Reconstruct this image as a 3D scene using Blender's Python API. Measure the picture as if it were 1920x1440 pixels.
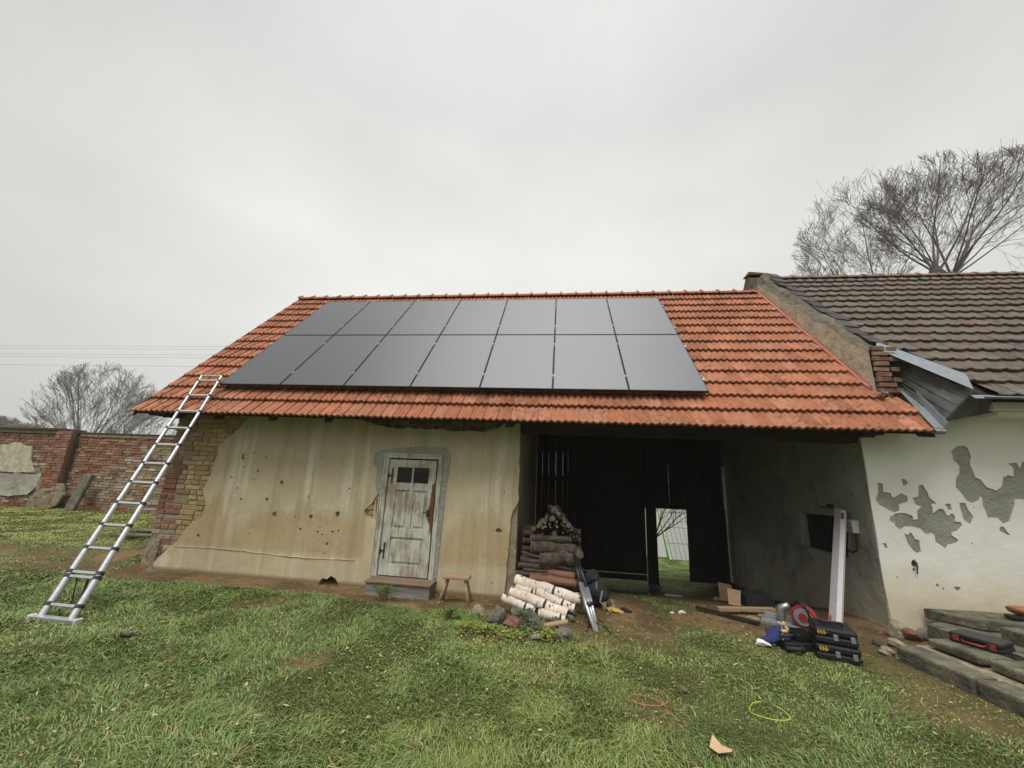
import bpy, bmesh, math, random
import numpy as np
from mathutils import Vector, Matrix, geometry

random.seed(7); RNG = np.random.default_rng(11)
for o in list(bpy.data.objects): bpy.data.objects.remove(o)
SC = bpy.context.scene; COL = SC.collection
R_ = math.radians

# ------------------------------------------------------------ camera
CAM = np.array([5.38257, -5.35810, 1.58331]); FPX = 720.34
RM = np.array([[0.992289, 0.116515, 0.04227], [-0.014007, -0.233436, 0.972271], [-0.123151, 0.965366, 0.230004]])
cd = bpy.data.cameras.new('camera'); cam = bpy.data.objects.new('camera', cd); COL.objects.link(cam)
cd.sensor_width = 36; cd.lens = 36 * FPX / 1920; cd.clip_end = 2000; cd.clip_start = .05
m3 = Matrix([RM[0], RM[1], -RM[2]]).transposed()
cam.matrix_world = Matrix.Translation(CAM) @ m3.to_4x4()
SC.camera = cam

# ------------------------------------------------------------ light: overcast sky + soft sun
SC.view_settings.view_transform = 'Standard'; SC.view_settings.look = 'None'
SC.view_settings.exposure = 0.47; SC.view_settings.gamma = 1
SUN_EL, SUN_AZ = 63, 192          # azimuth clockwise from +Y: behind the camera
world = bpy.data.worlds.new('World'); SC.world = world; world.use_nodes = True
wn = world.node_tree; wn.nodes.clear()
def WN(t, **k):
    n = wn.nodes.new(t)
    for a, b in k.items(): setattr(n, a, b)
    return n
wo = WN('ShaderNodeOutputWorld'); bg = WN('ShaderNodeBackground'); wn.links.new(bg.outputs[0], wo.inputs[0])
sky = WN('ShaderNodeTexSky', sky_type='NISHITA', sun_disc=False, sun_elevation=R_(SUN_EL), sun_rotation=R_(SUN_AZ))
hs = WN('ShaderNodeHueSaturation'); hs.inputs['Saturation'].default_value = .25
wn.links.new(sky.outputs[0], hs.inputs['Color'])
geo = WN('ShaderNodeNewGeometry'); sep = WN('ShaderNodeSeparateXYZ')
tc = WN('ShaderNodeTexCoord'); wn.links.new(tc.outputs['Generated'], sep.inputs[0])
# cloud deck brightness: bright near the horizon haze, greyer above, brightest towards the zenith
rmp = WN('ShaderNodeValToRGB'); wn.links.new(sep.outputs['Z'], rmp.inputs[0])
el = rmp.color_ramp.elements
el[0].position = 0; el[0].color = (5.8, 5.85, 5.5, 1)
el[1].position = 1; el[1].color = (30, 30, 30, 1)
for p_, c_ in ((.3, (7.3, 7.4, 7.1, 1)), (.5, (7.5, 7.6, 7.35, 1)), (.72, (6.6, 6.7, 6.6, 1)), (.87, (7.2, 7.3, 7.2, 1))):
    e_ = el.new(p_); e_.color = (c_[0] * .86, c_[1] * .855, c_[2] * .84) + (1,)
mp = WN('ShaderNodeMapping'); mp.inputs['Scale'].default_value = (1.1, 1.1, 2.2); mp.inputs['Location'].default_value = (.3, .1, 0)
wn.links.new(tc.outputs['Generated'], mp.inputs[0])
nz = WN('ShaderNodeTexNoise'); nz.inputs['Scale'].default_value = 1.7; nz.inputs['Detail'].default_value = 5; nz.inputs['Roughness'].default_value = .5
wn.links.new(mp.outputs[0], nz.inputs['Vector'])
mr = WN('ShaderNodeMapRange'); mr.inputs[1].default_value = .3; mr.inputs[2].default_value = .7; mr.inputs[3].default_value = .90; mr.inputs[4].default_value = 1.08
wn.links.new(nz.outputs['Fac'], mr.inputs[0])
mu = WN('ShaderNodeMix', data_type='RGBA', blend_type='MULTIPLY'); mu.inputs[0].default_value = 1
wn.links.new(rmp.outputs[0], mu.inputs[6]); wn.links.new(mr.outputs[0], mu.inputs[7])
# thinner cloud: a paler area above the barn, falling off towards the corners of the sky
dt_ = WN('ShaderNodeVectorMath', operation='DOT_PRODUCT'); dt_.inputs[1].default_value = Vector((-.02, .88, .475)).normalized(); wn.links.new(tc.outputs['Generated'], dt_.inputs[0])
mr3 = WN('ShaderNodeMapRange'); mr3.inputs[1].default_value = .45; mr3.inputs[2].default_value = 1.0; mr3.inputs[3].default_value = .80; mr3.inputs[4].default_value = 1.06; mr3.interpolation_type = 'SMOOTHSTEP'
wn.links.new(dt_.outputs['Value'], mr3.inputs[0]); mu3 = WN('ShaderNodeMix', data_type='RGBA', blend_type='MULTIPLY'); mu3.inputs[0].default_value = 1
wn.links.new(mu.outputs[2], mu3.inputs[6]); wn.links.new(mr3.outputs[0], mu3.inputs[7]); mu = mu3
mx = WN('ShaderNodeMix', data_type='RGBA'); mx.inputs[0].default_value = .93
# the hidden sun makes the half of the deck behind the camera brighter
bk_ = WN('ShaderNodeMapRange'); bk_.inputs[1].default_value = .25; bk_.inputs[2].default_value = -.8; bk_.inputs[3].default_value = 1; bk_.inputs[4].default_value = 1.35
wn.links.new(sep.outputs['Y'], bk_.inputs[0])
# low sky behind the camera darkened, as if by unseen buildings, deepening eave shade
lo_ = WN('ShaderNodeMapRange'); lo_.inputs[1].default_value = .12; lo_.inputs[2].default_value = .50; lo_.inputs[3].default_value = .28; lo_.inputs[4].default_value = 1
wn.links.new(sep.outputs['Z'], lo_.inputs[0])
fr_ = WN('ShaderNodeMapRange'); fr_.inputs[1].default_value = .0; fr_.inputs[2].default_value = -.35; wn.links.new(sep.outputs['Y'], fr_.inputs[0])
lm_ = WN('ShaderNodeMix', data_type='FLOAT'); lm_.inputs[2].default_value = 1; wn.links.new(fr_.outputs[0], lm_.inputs[0]); wn.links.new(lo_.outputs[0], lm_.inputs[3])
bm_ = WN('ShaderNodeMath', operation='MULTIPLY'); wn.links.new(bk_.outputs[0], bm_.inputs[0]); wn.links.new(lm_.outputs[0], bm_.inputs[1]); bk_ = bm_
m2_ = WN('ShaderNodeMix', data_type='RGBA', blend_type='MULTIPLY'); m2_.inputs[0].default_value = 1; wn.links.new(mu.outputs[2], m2_.inputs[6]); wn.links.new(bk_.outputs[0], m2_.inputs[7]); mu = m2_
wn.links.new(hs.outputs[0], mx.inputs[6]); wn.links.new(mu.outputs[2], mx.inputs[7])
wn.links.new(mx.outputs[2], bg.inputs[0]); bg.inputs[1].default_value = .1
sl = bpy.data.lights.new('sun', 'SUN'); sl.energy = 1.5; sl.angle = R_(26); sl.color = (1, .97, .92)
so = bpy.data.objects.new('sun', sl); COL.objects.link(so)
az = R_(SUN_AZ); sd = Vector((math.sin(az) * math.cos(R_(SUN_EL)), math.cos(az) * math.cos(R_(SUN_EL)), math.sin(R_(SUN_EL))))
so.rotation_euler = sd.to_track_quat('Z', 'Y').to_euler()

# ------------------------------------------------------------ survey helpers: photo point -> point on a real plane
def _ray(x, y):
    d = np.array([(x - 960) / FPX, (720 - y) / FPX, 1.]) @ RM
    return d / np.linalg.norm(d)
def hit(x, y, n, p0):
    d = _ray(x, y); n = np.array(n, float)
    return Vector(CAM + d * (((np.array(p0) - CAM) @ n) / (d @ n)))
def AY(x, y, Y0): return hit(x, y, (0, 1, 0), (0, Y0, 0))
def AX(x, y, X0): return hit(x, y, (1, 0, 0), (X0, 0, 0))
def AZ(x, y, Z0=0): return hit(x, y, (0, 0, 1), (0, 0, Z0))

# ------------------------------------------------------------ noise (numpy)
def _h(ix, iy, s):
    n = (ix * 374761393 + iy * 668265263 + s * 974634777) & 0xffffffff
    n = ((n ^ (n >> 13)) * 1274126177) & 0xffffffff
    return ((n ^ (n >> 16)) & 0xffff) / 65535.0
def vnoise(x, y, s=0):
    x = np.asarray(x, float); y = np.asarray(y, float)
    ix = np.floor(x).astype(np.int64); iy = np.floor(y).astype(np.int64); fx = x - ix; fy = y - iy
    fx = fx * fx * (3 - 2 * fx); fy = fy * fy * (3 - 2 * fy)
    a = _h(ix, iy, s); b = _h(ix + 1, iy, s); c = _h(ix, iy + 1, s); d = _h(ix + 1, iy + 1, s)
    return a + (b - a) * fx + (c - a) * fy + (a - b - c + d) * fx * fy
def fbm(x, y, s=0, o=4):
    t = 0; w = .5; k = 1
    for i in range(o):
        t = t + w * vnoise(np.asarray(x) * k, np.asarray(y) * k, s + i * 17); w *= .5; k *= 2.03
    return t / (1 - .5 ** o)
def sstep(a, b, x):
    t = np.clip((np.asarray(x, float) - a) / (b - a), 0, 1); return t * t * (3 - 2 * t)

# ------------------------------------------------------------ materials
class Mt:
    def __init__(s, name):
        s.m = bpy.data.materials.new(name); s.m.use_nodes = True; s.nt = s.m.node_tree
        s.b = s.nt.nodes['Principled BSDF']
        s.pos = s.nt.nodes.new('ShaderNodeNewGeometry').outputs['Position']
        s.obj = s.nt.nodes.new('ShaderNodeTexCoord').outputs['Object']
    def n(s, t, **k):
        q = s.nt.nodes.new(t)
        for a, b in k.items(): setattr(q, a, b)
        return q
    def l(s, a, b): s.nt.links.new(a, b)
    def vec(s, sc=(1, 1, 1), src=None, rot=(0, 0, 0)):
        q = s.n('ShaderNodeMapping'); q.inputs['Scale'].default_value = sc; q.inputs['Rotation'].default_value = rot
        s.l(src or s.pos, q.inputs[0]); return q.outputs[0]
    def noise(s, scale, detail=5, rough=.55, vec=None, dist=0):
        q = s.n('ShaderNodeTexNoise'); q.inputs['Scale'].default_value = scale; q.inputs['Detail'].default_value = detail
        q.inputs['Roughness'].default_value = rough; q.inputs['Distortion'].default_value = dist
        s.l(vec or s.pos, q.inputs['Vector']); return q.outputs['Fac']
    def vor(s, scale, vec=None, feature='F1'):
        q = s.n('ShaderNodeTexVoronoi', feature=feature); q.inputs['Scale'].default_value = scale
        s.l(vec or s.pos, q.inputs['Vector']); return q
    def rng(s, v, a, b, c=0, d=1):
        q = s.n('ShaderNodeMapRange'); q.clamp = True
        for i, w in enumerate((a, b, c, d)): q.inputs[i + 1].default_value = w
        s.l(v, q.inputs[0]); return q.outputs[0]
    def mix(s, f, a, b, bt='MIX'):
        q = s.n('ShaderNodeMix', data_type='RGBA', blend_type=bt)
        for v, i in ((f, 0), (a, 6), (b, 7)):
            if isinstance(v, (int, float)): q.inputs[i].default_value = v if i == 0 else (v, v, v, 1)
            elif isinstance(v, tuple): q.inputs[i].default_value = (*v[:3], 1)
            else: s.l(v, q.inputs[i])
        return q.outputs[2]
    def math(s, op, a, b=0.):
        q = s.n('ShaderNodeMath', operation=op)
        for i, v in enumerate((a, b)):
            if isinstance(v, (int, float)): q.inputs[i].default_value = v
            else: s.l(v, q.inputs[i])
        return q.outputs[0]
    def attr(s, nm='col'):
        q = s.n('ShaderNodeAttribute', attribute_name=nm); return q.outputs['Color']
    def z(s, ax=2):
        q = s.n('ShaderNodeSeparateXYZ'); s.l(s.pos, q.inputs[0]); return q.outputs[ax]
    def bump(s, h, dist=.01, st=1., nrm=None):
        q = s.n('ShaderNodeBump'); q.inputs['Strength'].default_value = st; q.inputs['Distance'].default_value = dist
        s.l(h, q.inputs['Height'])
        if nrm: s.l(nrm, q.inputs['Normal'])
        s.l(q.outputs[0], s.b.inputs['Normal']); return q.outputs[0]
    def col(s, c):
        if isinstance(c, tuple): s.b.inputs['Base Color'].default_value = (*c[:3], 1)
        else: s.l(c, s.b.inputs['Base Color'])
        return s
    def rough(s, v, spec=None):
        if isinstance(v, (int, float)): s.b.inputs['Roughness'].default_value = v
        else: s.l(v, s.b.inputs['Roughness'])
        if spec is not None: s.b.inputs['Specular IOR Level'].default_value = spec
        return s

def simple(name, c, r=.6, metal=0., var=.25, scale=12, bumpd=.002, spec=None, sc=(1, 1, 1)):
    t = Mt(name); v = t.vec(sc)
    n = t.noise(scale, 6, .6, v)
    t.col(t.mix(t.rng(n, .3, .7), tuple(x * (1 - var) for x in c), tuple(min(1, x * (1 + var)) for x in c)))
    t.rough(r, spec); t.b.inputs['Metallic'].default_value = metal
    if bumpd: t.bump(t.noise(scale * 3, 4, .6, v), bumpd)
    return t.m

def m_plaster():
    t = Mt('old_tan_plaster'); z = t.z(2)
    base = t.mix(t.rng(t.noise(1.1, 6, .6), .3, .7), (.50, .42, .275), (.67, .58, .41))
    st = t.noise(1, 4, .55, t.vec((5.2, 1, .32)))                       # run marks of rain
    base = t.mix(t.math('MULTIPLY', t.rng(st, .55, .60), .65), base, (.76, .69, .53))
    st2 = t.noise(1, 5, .6, t.vec((7.5, 1, .42)))
    base = t.mix(t.math('MULTIPLY', t.rng(st2, .52, .70), .55), base, (.31, .25, .145))
    zz = t.math('ADD', z, t.math('MULTIPLY', t.math('SUBTRACT', t.noise(1, 4, .55, t.vec((2.4, 1, .35))), .5), 1.5))
    damp = t.math('MULTIPLY', t.rng(zz, 1.0, .78), t.rng(z, .28, .40))
    damp = t.math('MULTIPLY', damp, t.rng(t.noise(1, 3, .5, t.vec((3.1, 1, .25))), .66, .56))
    base = t.mix(t.math('MULTIPLY', damp, .62), base, (.43, .295, .14))
    base = t.mix(t.math('MULTIPLY', t.rng(z, .36, .30), .45), base, (.56, .47, .31))
    gr = t.math('MULTIPLY', t.rng(zz, 1.2, 2.0), .38)
    base = t.mix(gr, base, (.33, .30, .20))
    base = t.mix(t.math('MULTIPLY', t.rng(t.noise(38, 4, .7), .62, .72), .5), base, (.22, .18, .11))
    base = t.mix(t.math('MULTIPLY', t.rng(t.noise(14, 6, .7), .35, .75), .28), base, (.30, .25, .16))
    base = t.mix(t.rng(z, .05, .0), base, (.25, .17, .10))
    t.col(base).rough(.95, .2)
    h = t.math('ADD', t.math('MULTIPLY', t.noise(2.2, 4, .5), .8), t.math('MULTIPLY', t.noise(34, 5, .65), .12))
    t.bump(h, .035, .8); return t.m
def m_attr(name, r=.9, var=.3, scale=30, bd=.004, spec=.3, mixc=None, mixs=8, mixa=.3):
    t = Mt(name); c = t.attr()
    n = t.noise(scale, 6, .65)
    c = t.mix(1., c, t.mix(t.rng(n, .25, .75), 1 - var, 1 + var * .6), 'MULTIPLY')
    if mixc: c = t.mix(t.math('MULTIPLY', t.rng(t.noise(mixs, 6, .7), .5, .7), mixa), c, mixc)
    t.col(c).rough(r, spec); t.bump(t.noise(scale * 1.7, 5, .65), bd); return t.m
def m_tile(name, stain, sa, lich=None):
    t = Mt(name); c = t.attr()
    c = t.mix(1., c, t.mix(t.rng(t.noise(9, 5, .6), .25, .75), .78, 1.12), 'MULTIPLY')
    s1 = t.math('MULTIPLY', t.rng(t.noise(10, 7, .74), .50, .62), t.rng(t.noise(1.3, 3, .5), .38, .60))
    c = t.mix(t.math('MULTIPLY', s1, sa), c, stain)
    s2 = t.rng(t.noise(1, 5, .7, t.vec((48, 7, 7))), .54, .68)
    c = t.mix(t.math('MULTIPLY', s2, sa * .55), c, stain)
    if lich: c = t.mix(t.math('MULTIPLY', t.rng(t.noise(13, 6, .7), .52, .70), .4), c, lich)
    t.col(c).rough(.85, .2); t.bump(t.noise(60, 4, .6), .004); return t.m
def m_wood(name, c1, c2, sc=(2, 2, 40), r=.85, bd=.004, peel=None, src=None):
    t = Mt(name); v = t.vec(sc, src and t.obj)
    g = t.noise(1, 6, .65, v, .3)
    c = t.mix(t.rng(g, .3, .7), c1, c2)
    if peel: c = t.mix(t.rng(t.noise(1, 7, .75, t.vec(tuple(x * .55 for x in sc))), .47, .56), c, peel)
    t.col(c).rough(r, .25); t.bump(g, bd); return t.m
def m_door():
    t = Mt('peeling_white_paint'); v = t.vec((26, 4, 2.2))
    g = t.noise(1, 7, .7, v); wood = t.mix(t.rng(g, .3, .7), (.26, .185, .13), (.44, .35, .27))
    paint = t.mix(t.rng(t.noise(1, 5, .6, t.vec((12, 2, 5))), .3, .7), (.46, .47, .40), (.62, .62, .55))
    f = t.math('ADD', t.math('MULTIPLY', t.noise(1, 6, .75, t.vec((20, 4, 4))), .7), t.math('MULTIPLY', t.noise(2.6, 3, .5), .5))
    c = t.mix(t.rng(f, .69, .57), (0, 0, 0), (1, 1, 1))
    t.col(t.mix(c, wood, paint)).rough(.8, .3); t.bump(t.math('ADD', g, c), .0035); return t.m
def m_white():
    t = Mt('whitewashed_plaster'); z = t.z(2)
    c = t.mix(t.rng(t.noise(.9, 5, .55), .3, .7), (.74, .73, .66), (.84, .83, .77))
    low = t.math('MULTIPLY', t.rng(t.math('ADD', z, t.math('MULTIPLY', t.noise(4, 5, .6), .5)), 1.05, .55), .8)
    c = t.mix(low, c, (.60, .52, .33))
    c = t.mix(t.math('MULTIPLY', t.rng(t.noise(22, 6, .75), .62, .70), .5), c, (.42, .39, .31))
    t.col(c).rough(.9, .2); t.bump(t.math('ADD', t.noise(2.5, 4, .5), t.math('MULTIPLY', t.noise(40, 4, .6), .1)), .02); return t.m
def m_greywall(nm='grey_cement_plaster', c1=(.32, .315, .27), c2=(.46, .45, .39), low=(.56, .52, .40)):
    t = Mt(nm); z = t.z(2)
    c = t.mix(t.rng(t.noise(1.6, 6, .6), .3, .7), c1, c2)
    c = t.mix(t.math('MULTIPLY', t.rng(t.math('ADD', z, t.math('MULTIPLY', t.noise(3.5, 6, .6), .9)), 1.0, .75), .7), c, low)
    c = t.mix(t.math('MULTIPLY', t.rng(t.noise(9, 7, .75), .55, .64), .6), c, (.46, .44, .36)); c = t.mix(t.math('MULTIPLY', t.rng(t.noise(2.1, 6, .7), .52, .66), .5), c, (.16, .155, .13))
    t.col(c).rough(.95, .15); t.bump(t.math('ADD', t.noise(5, 6, .6), t.math('MULTIPLY', t.noise(30, 5, .7), .35)), .045); return t.m
def m_birch():
    t = Mt('birch_bark')
    c = t.mix(t.rng(t.noise(7, 5, .6, t.obj), .3, .7), (.58, .46, .36), (.80, .74, .64))
    c = t.mix(t.math('MULTIPLY', t.rng(t.noise(1, 7, .8, t.vec((90, 14, 14), t.obj)), .54, .66), .8), c, (.16, .12, .09))
    c = t.mix(t.rng(t.noise(1, 5, .65, t.vec((17, 3.4, 3.4), t.obj)), .585, .62), c, (.06, .045, .04))
    c = t.mix(t.rng(t.noise(8, 5, .7, t.obj), .63, .67), c, (.09, .07, .055))
    t.col(c).rough(.8, .2); t.bump(t.noise(30, 5, .7, t.obj), .008); return t.m
def m_ground():
    t = Mt('soil_and_thatch'); a = t.attr()
    c = t.mix(1., a, t.mix(t.rng(t.noise(26, 6, .7), .25, .75), .55, 1.35), 'MULTIPLY')
    c = t.mix(t.math('MULTIPLY', t.rng(t.noise(70, 3, .6), .62, .70), .5), c, (.30, .24, .16))
    t.col(c).rough(.95, .15); t.bump(t.math('ADD', t.noise(16, 6, .7), t.math('MULTIPLY', t.noise(60, 4, .7), .5)), .03); return t.m
def m_grass():
    t = Mt('grass_blades'); t.col(t.attr()).rough(.55, .3)
    return t.m
def m_glass_panel():
    t = Mt('solar_glass'); t.col((.035, .039, .042)).rough(.3)
    t.b.inputs['IOR'].default_value = 1.85; t.b.inputs['Specular IOR Level'].default_value = .6
    t.bump(t.noise(1.4, 2, .4), .002, .3); return t.m

MT = dict(
    plaster=m_plaster(), brick=m_attr('weathered_bricks', .92, .35, 28, .006, .2, (.42, .35, .25), 6, .6),
    mortar=simple('lime_mortar', (.30, .255, .17), .95, bumpd=.012, scale=9),
    darkmortar=simple('dark_mortar', (.115, .10, .072), .95, bumpd=.02, scale=9, var=.55),
    tile=m_tile('orange_clay_tile', (.10, .055, .035), .85),
    dtile=m_tile('old_brown_tile', (.06, .05, .045), .8, (.21, .20, .15)),
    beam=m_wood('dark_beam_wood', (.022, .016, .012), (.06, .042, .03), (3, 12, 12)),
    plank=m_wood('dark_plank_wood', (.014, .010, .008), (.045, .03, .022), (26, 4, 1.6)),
    board=m_wood('grey_weathered_board', (.035, .035, .036), (.13, .13, .122), (14, 3, 6), .8),
    step=m_wood('weathered_step_board', (.13, .12, .115), (.34, .31, .28), (2, 10, 38)),
    steptop=m_wood('worn_brown_board', (.13, .085, .055), (.30, .21, .15), (2, 38, 10)),
    stool=m_wood('raw_stool_wood', (.26, .17, .09), (.46, .33, .21), (3, 30, 20)),
    door=m_door(), white=m_white(), grey=m_greywall(), chip=m_greywall('bared_cement', (.30, .30, .26), (.38, .375, .33), (.38, .37, .31)),
    innertan=m_greywall('inner_rough_plaster', (.28, .23, .15), (.40, .34, .23), (.34, .26, .16)),
    alu=simple('brushed_aluminium', (.52, .52, .54), .36, .7, .12, 30, .0005), zinc=simple('galvanised_zinc', (.27, .30, .325), .5, .6, .15, 10, .001),
    blackp=simple('black_plastic', (.012, .012, .014), .45, bumpd=0), rubber=simple('black_rubber', (.02, .02, .02), .7, bumpd=0),
    glass=m_glass_panel(), frame=simple('black_anodised_frame', (.015, .015, .018), .35, .3, bumpd=0),
    clamp=simple('clamp_aluminium', (.45, .46, .48), .4, .5, .1, 30, 0),
    iron=simple('rusty_iron', (.06, .045, .04), .7, .3), rust=simple('torn_brown_wood', (.17, .07, .035), .9, bumpd=.01, scale=18),
    pane=simple('dark_pane', (.012, .014, .012), .12, bumpd=0, spec=.5), redmetal=simple('red_flashing_paint', (.36, .10, .065), .5, bumpd=.001),
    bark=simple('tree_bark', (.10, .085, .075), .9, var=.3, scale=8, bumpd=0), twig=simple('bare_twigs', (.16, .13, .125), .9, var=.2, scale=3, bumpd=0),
    fartwig=simple('far_twigs_painted_haze', (.21, .195, .19), .9, bumpd=0),  # far twigs coloured paler to stand in for distance haze
    log=m_wood('log_bark', (.035, .026, .02), (.13, .098, .075), (4, 30, 30), .95, .016, src=True), logred=m_wood('split_red_wood', (.14, .065, .04), (.28, .15, .10), (2, 26, 26), .9, .006, src=True),
    birch=m_birch(), cut=simple('cut_wood_face', (.14, .115, .085), .9, var=.4), moss=simple('mossy_log_bark', (.085, .068, .05), .95, var=.75, scale=20, bumpd=.03),
    stone=simple('field_stone', (.17, .16, .125), .95, var=.55, scale=11, bumpd=.03), slab=simple('step_stone', (.125, .115, .078), .9, var=.6, scale=7, bumpd=.03),
    brickred=simple('broken_brick', (.19, .09, .06), .9, var=.35, scale=9, bumpd=.01), rubble=simple('crumbled_plaster', (.31, .255, .17), .95, var=.5, scale=14, bumpd=.03),
    ground=m_ground(), grass=m_grass(), leaf=m_attr('weed_leaves', .6, .2, 30, .001),
    shadeprof=simple('white_profile_painted_shade', (.28, .265, .28), .5, bumpd=0, var=.08),
    whitep=simple('white_profile', (.60, .57, .585), .45, bumpd=0, var=.06), redp=simple('red_plastic', (.28, .03, .03), .45, bumpd=0), greyp=simple('grey_plastic', (.20, .21, .22), .5, bumpd=0),
    bluec=simple('blue_fabric', (.018, .022, .11), .85, scale=20, bumpd=.006), yellowp=simple('yellow_plastic', (.48, .33, .06), .5, bumpd=0), orangep=simple('orange_cord_sheath', (.45, .16, .07), .5, bumpd=0),
    limec=simple('lime_cord_sheath', (.55, .62, .05), .5, bumpd=0), card=simple('cardboard', (.50, .34, .20), .9, bumpd=.001, var=.12), paper=simple('white_paper', (.7, .7, .68), .8, bumpd=0, var=.08),
    palew=simple('pale_timber', (.36, .26, .15), .9, sc=(3, 20, 20)), boxw=simple('socket_box_plastic', (.55, .56, .50), .5, bumpd=0, var=.06), green=simple('pale_green_paint', (.42, .55, .36), .6, bumpd=0),
    palestrip=simple('pale_mortar_strip', (.50, .46, .345), .95, var=.3, scale=6, bumpd=.02),
    poly=simple('milky_greenhouse_sheet', (.86, .87, .84), .35, bumpd=0, var=.04), coping=simple('dark_coping', (.075, .05, .045), .85, bumpd=.006), cloth=simple('dark_cloth', (.02, .02, .025), .9, bumpd=.006, scale=16),
    umber=simple('orange_leather', (.30, .13, .05), .7), wire=simple('wire', (.10, .10, .10), .6, bumpd=0), soildark=simple('soil_and_painted_dark', (.02, .015, .01), 1., bumpd=.02))  # near-black burrow soil, also painted as the dark of unlit hollows

_g = MT['poly']; _b = _g.node_tree.nodes['Principled BSDF']; _t = _g.node_tree.nodes.new('ShaderNodeBsdfTranslucent'); _t.inputs[0].default_value = (1, 1, 1, 1)
_m = _g.node_tree.nodes.new('ShaderNodeMixShader'); _m.inputs[0].default_value = .8; _o = _g.node_tree.nodes['Material Output']
_g.node_tree.links.new(_b.outputs[0], _m.inputs[1]); _g.node_tree.links.new(_t.outputs[0], _m.inputs[2]); _g.node_tree.links.new(_m.outputs[0], _o.inputs[0])
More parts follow.
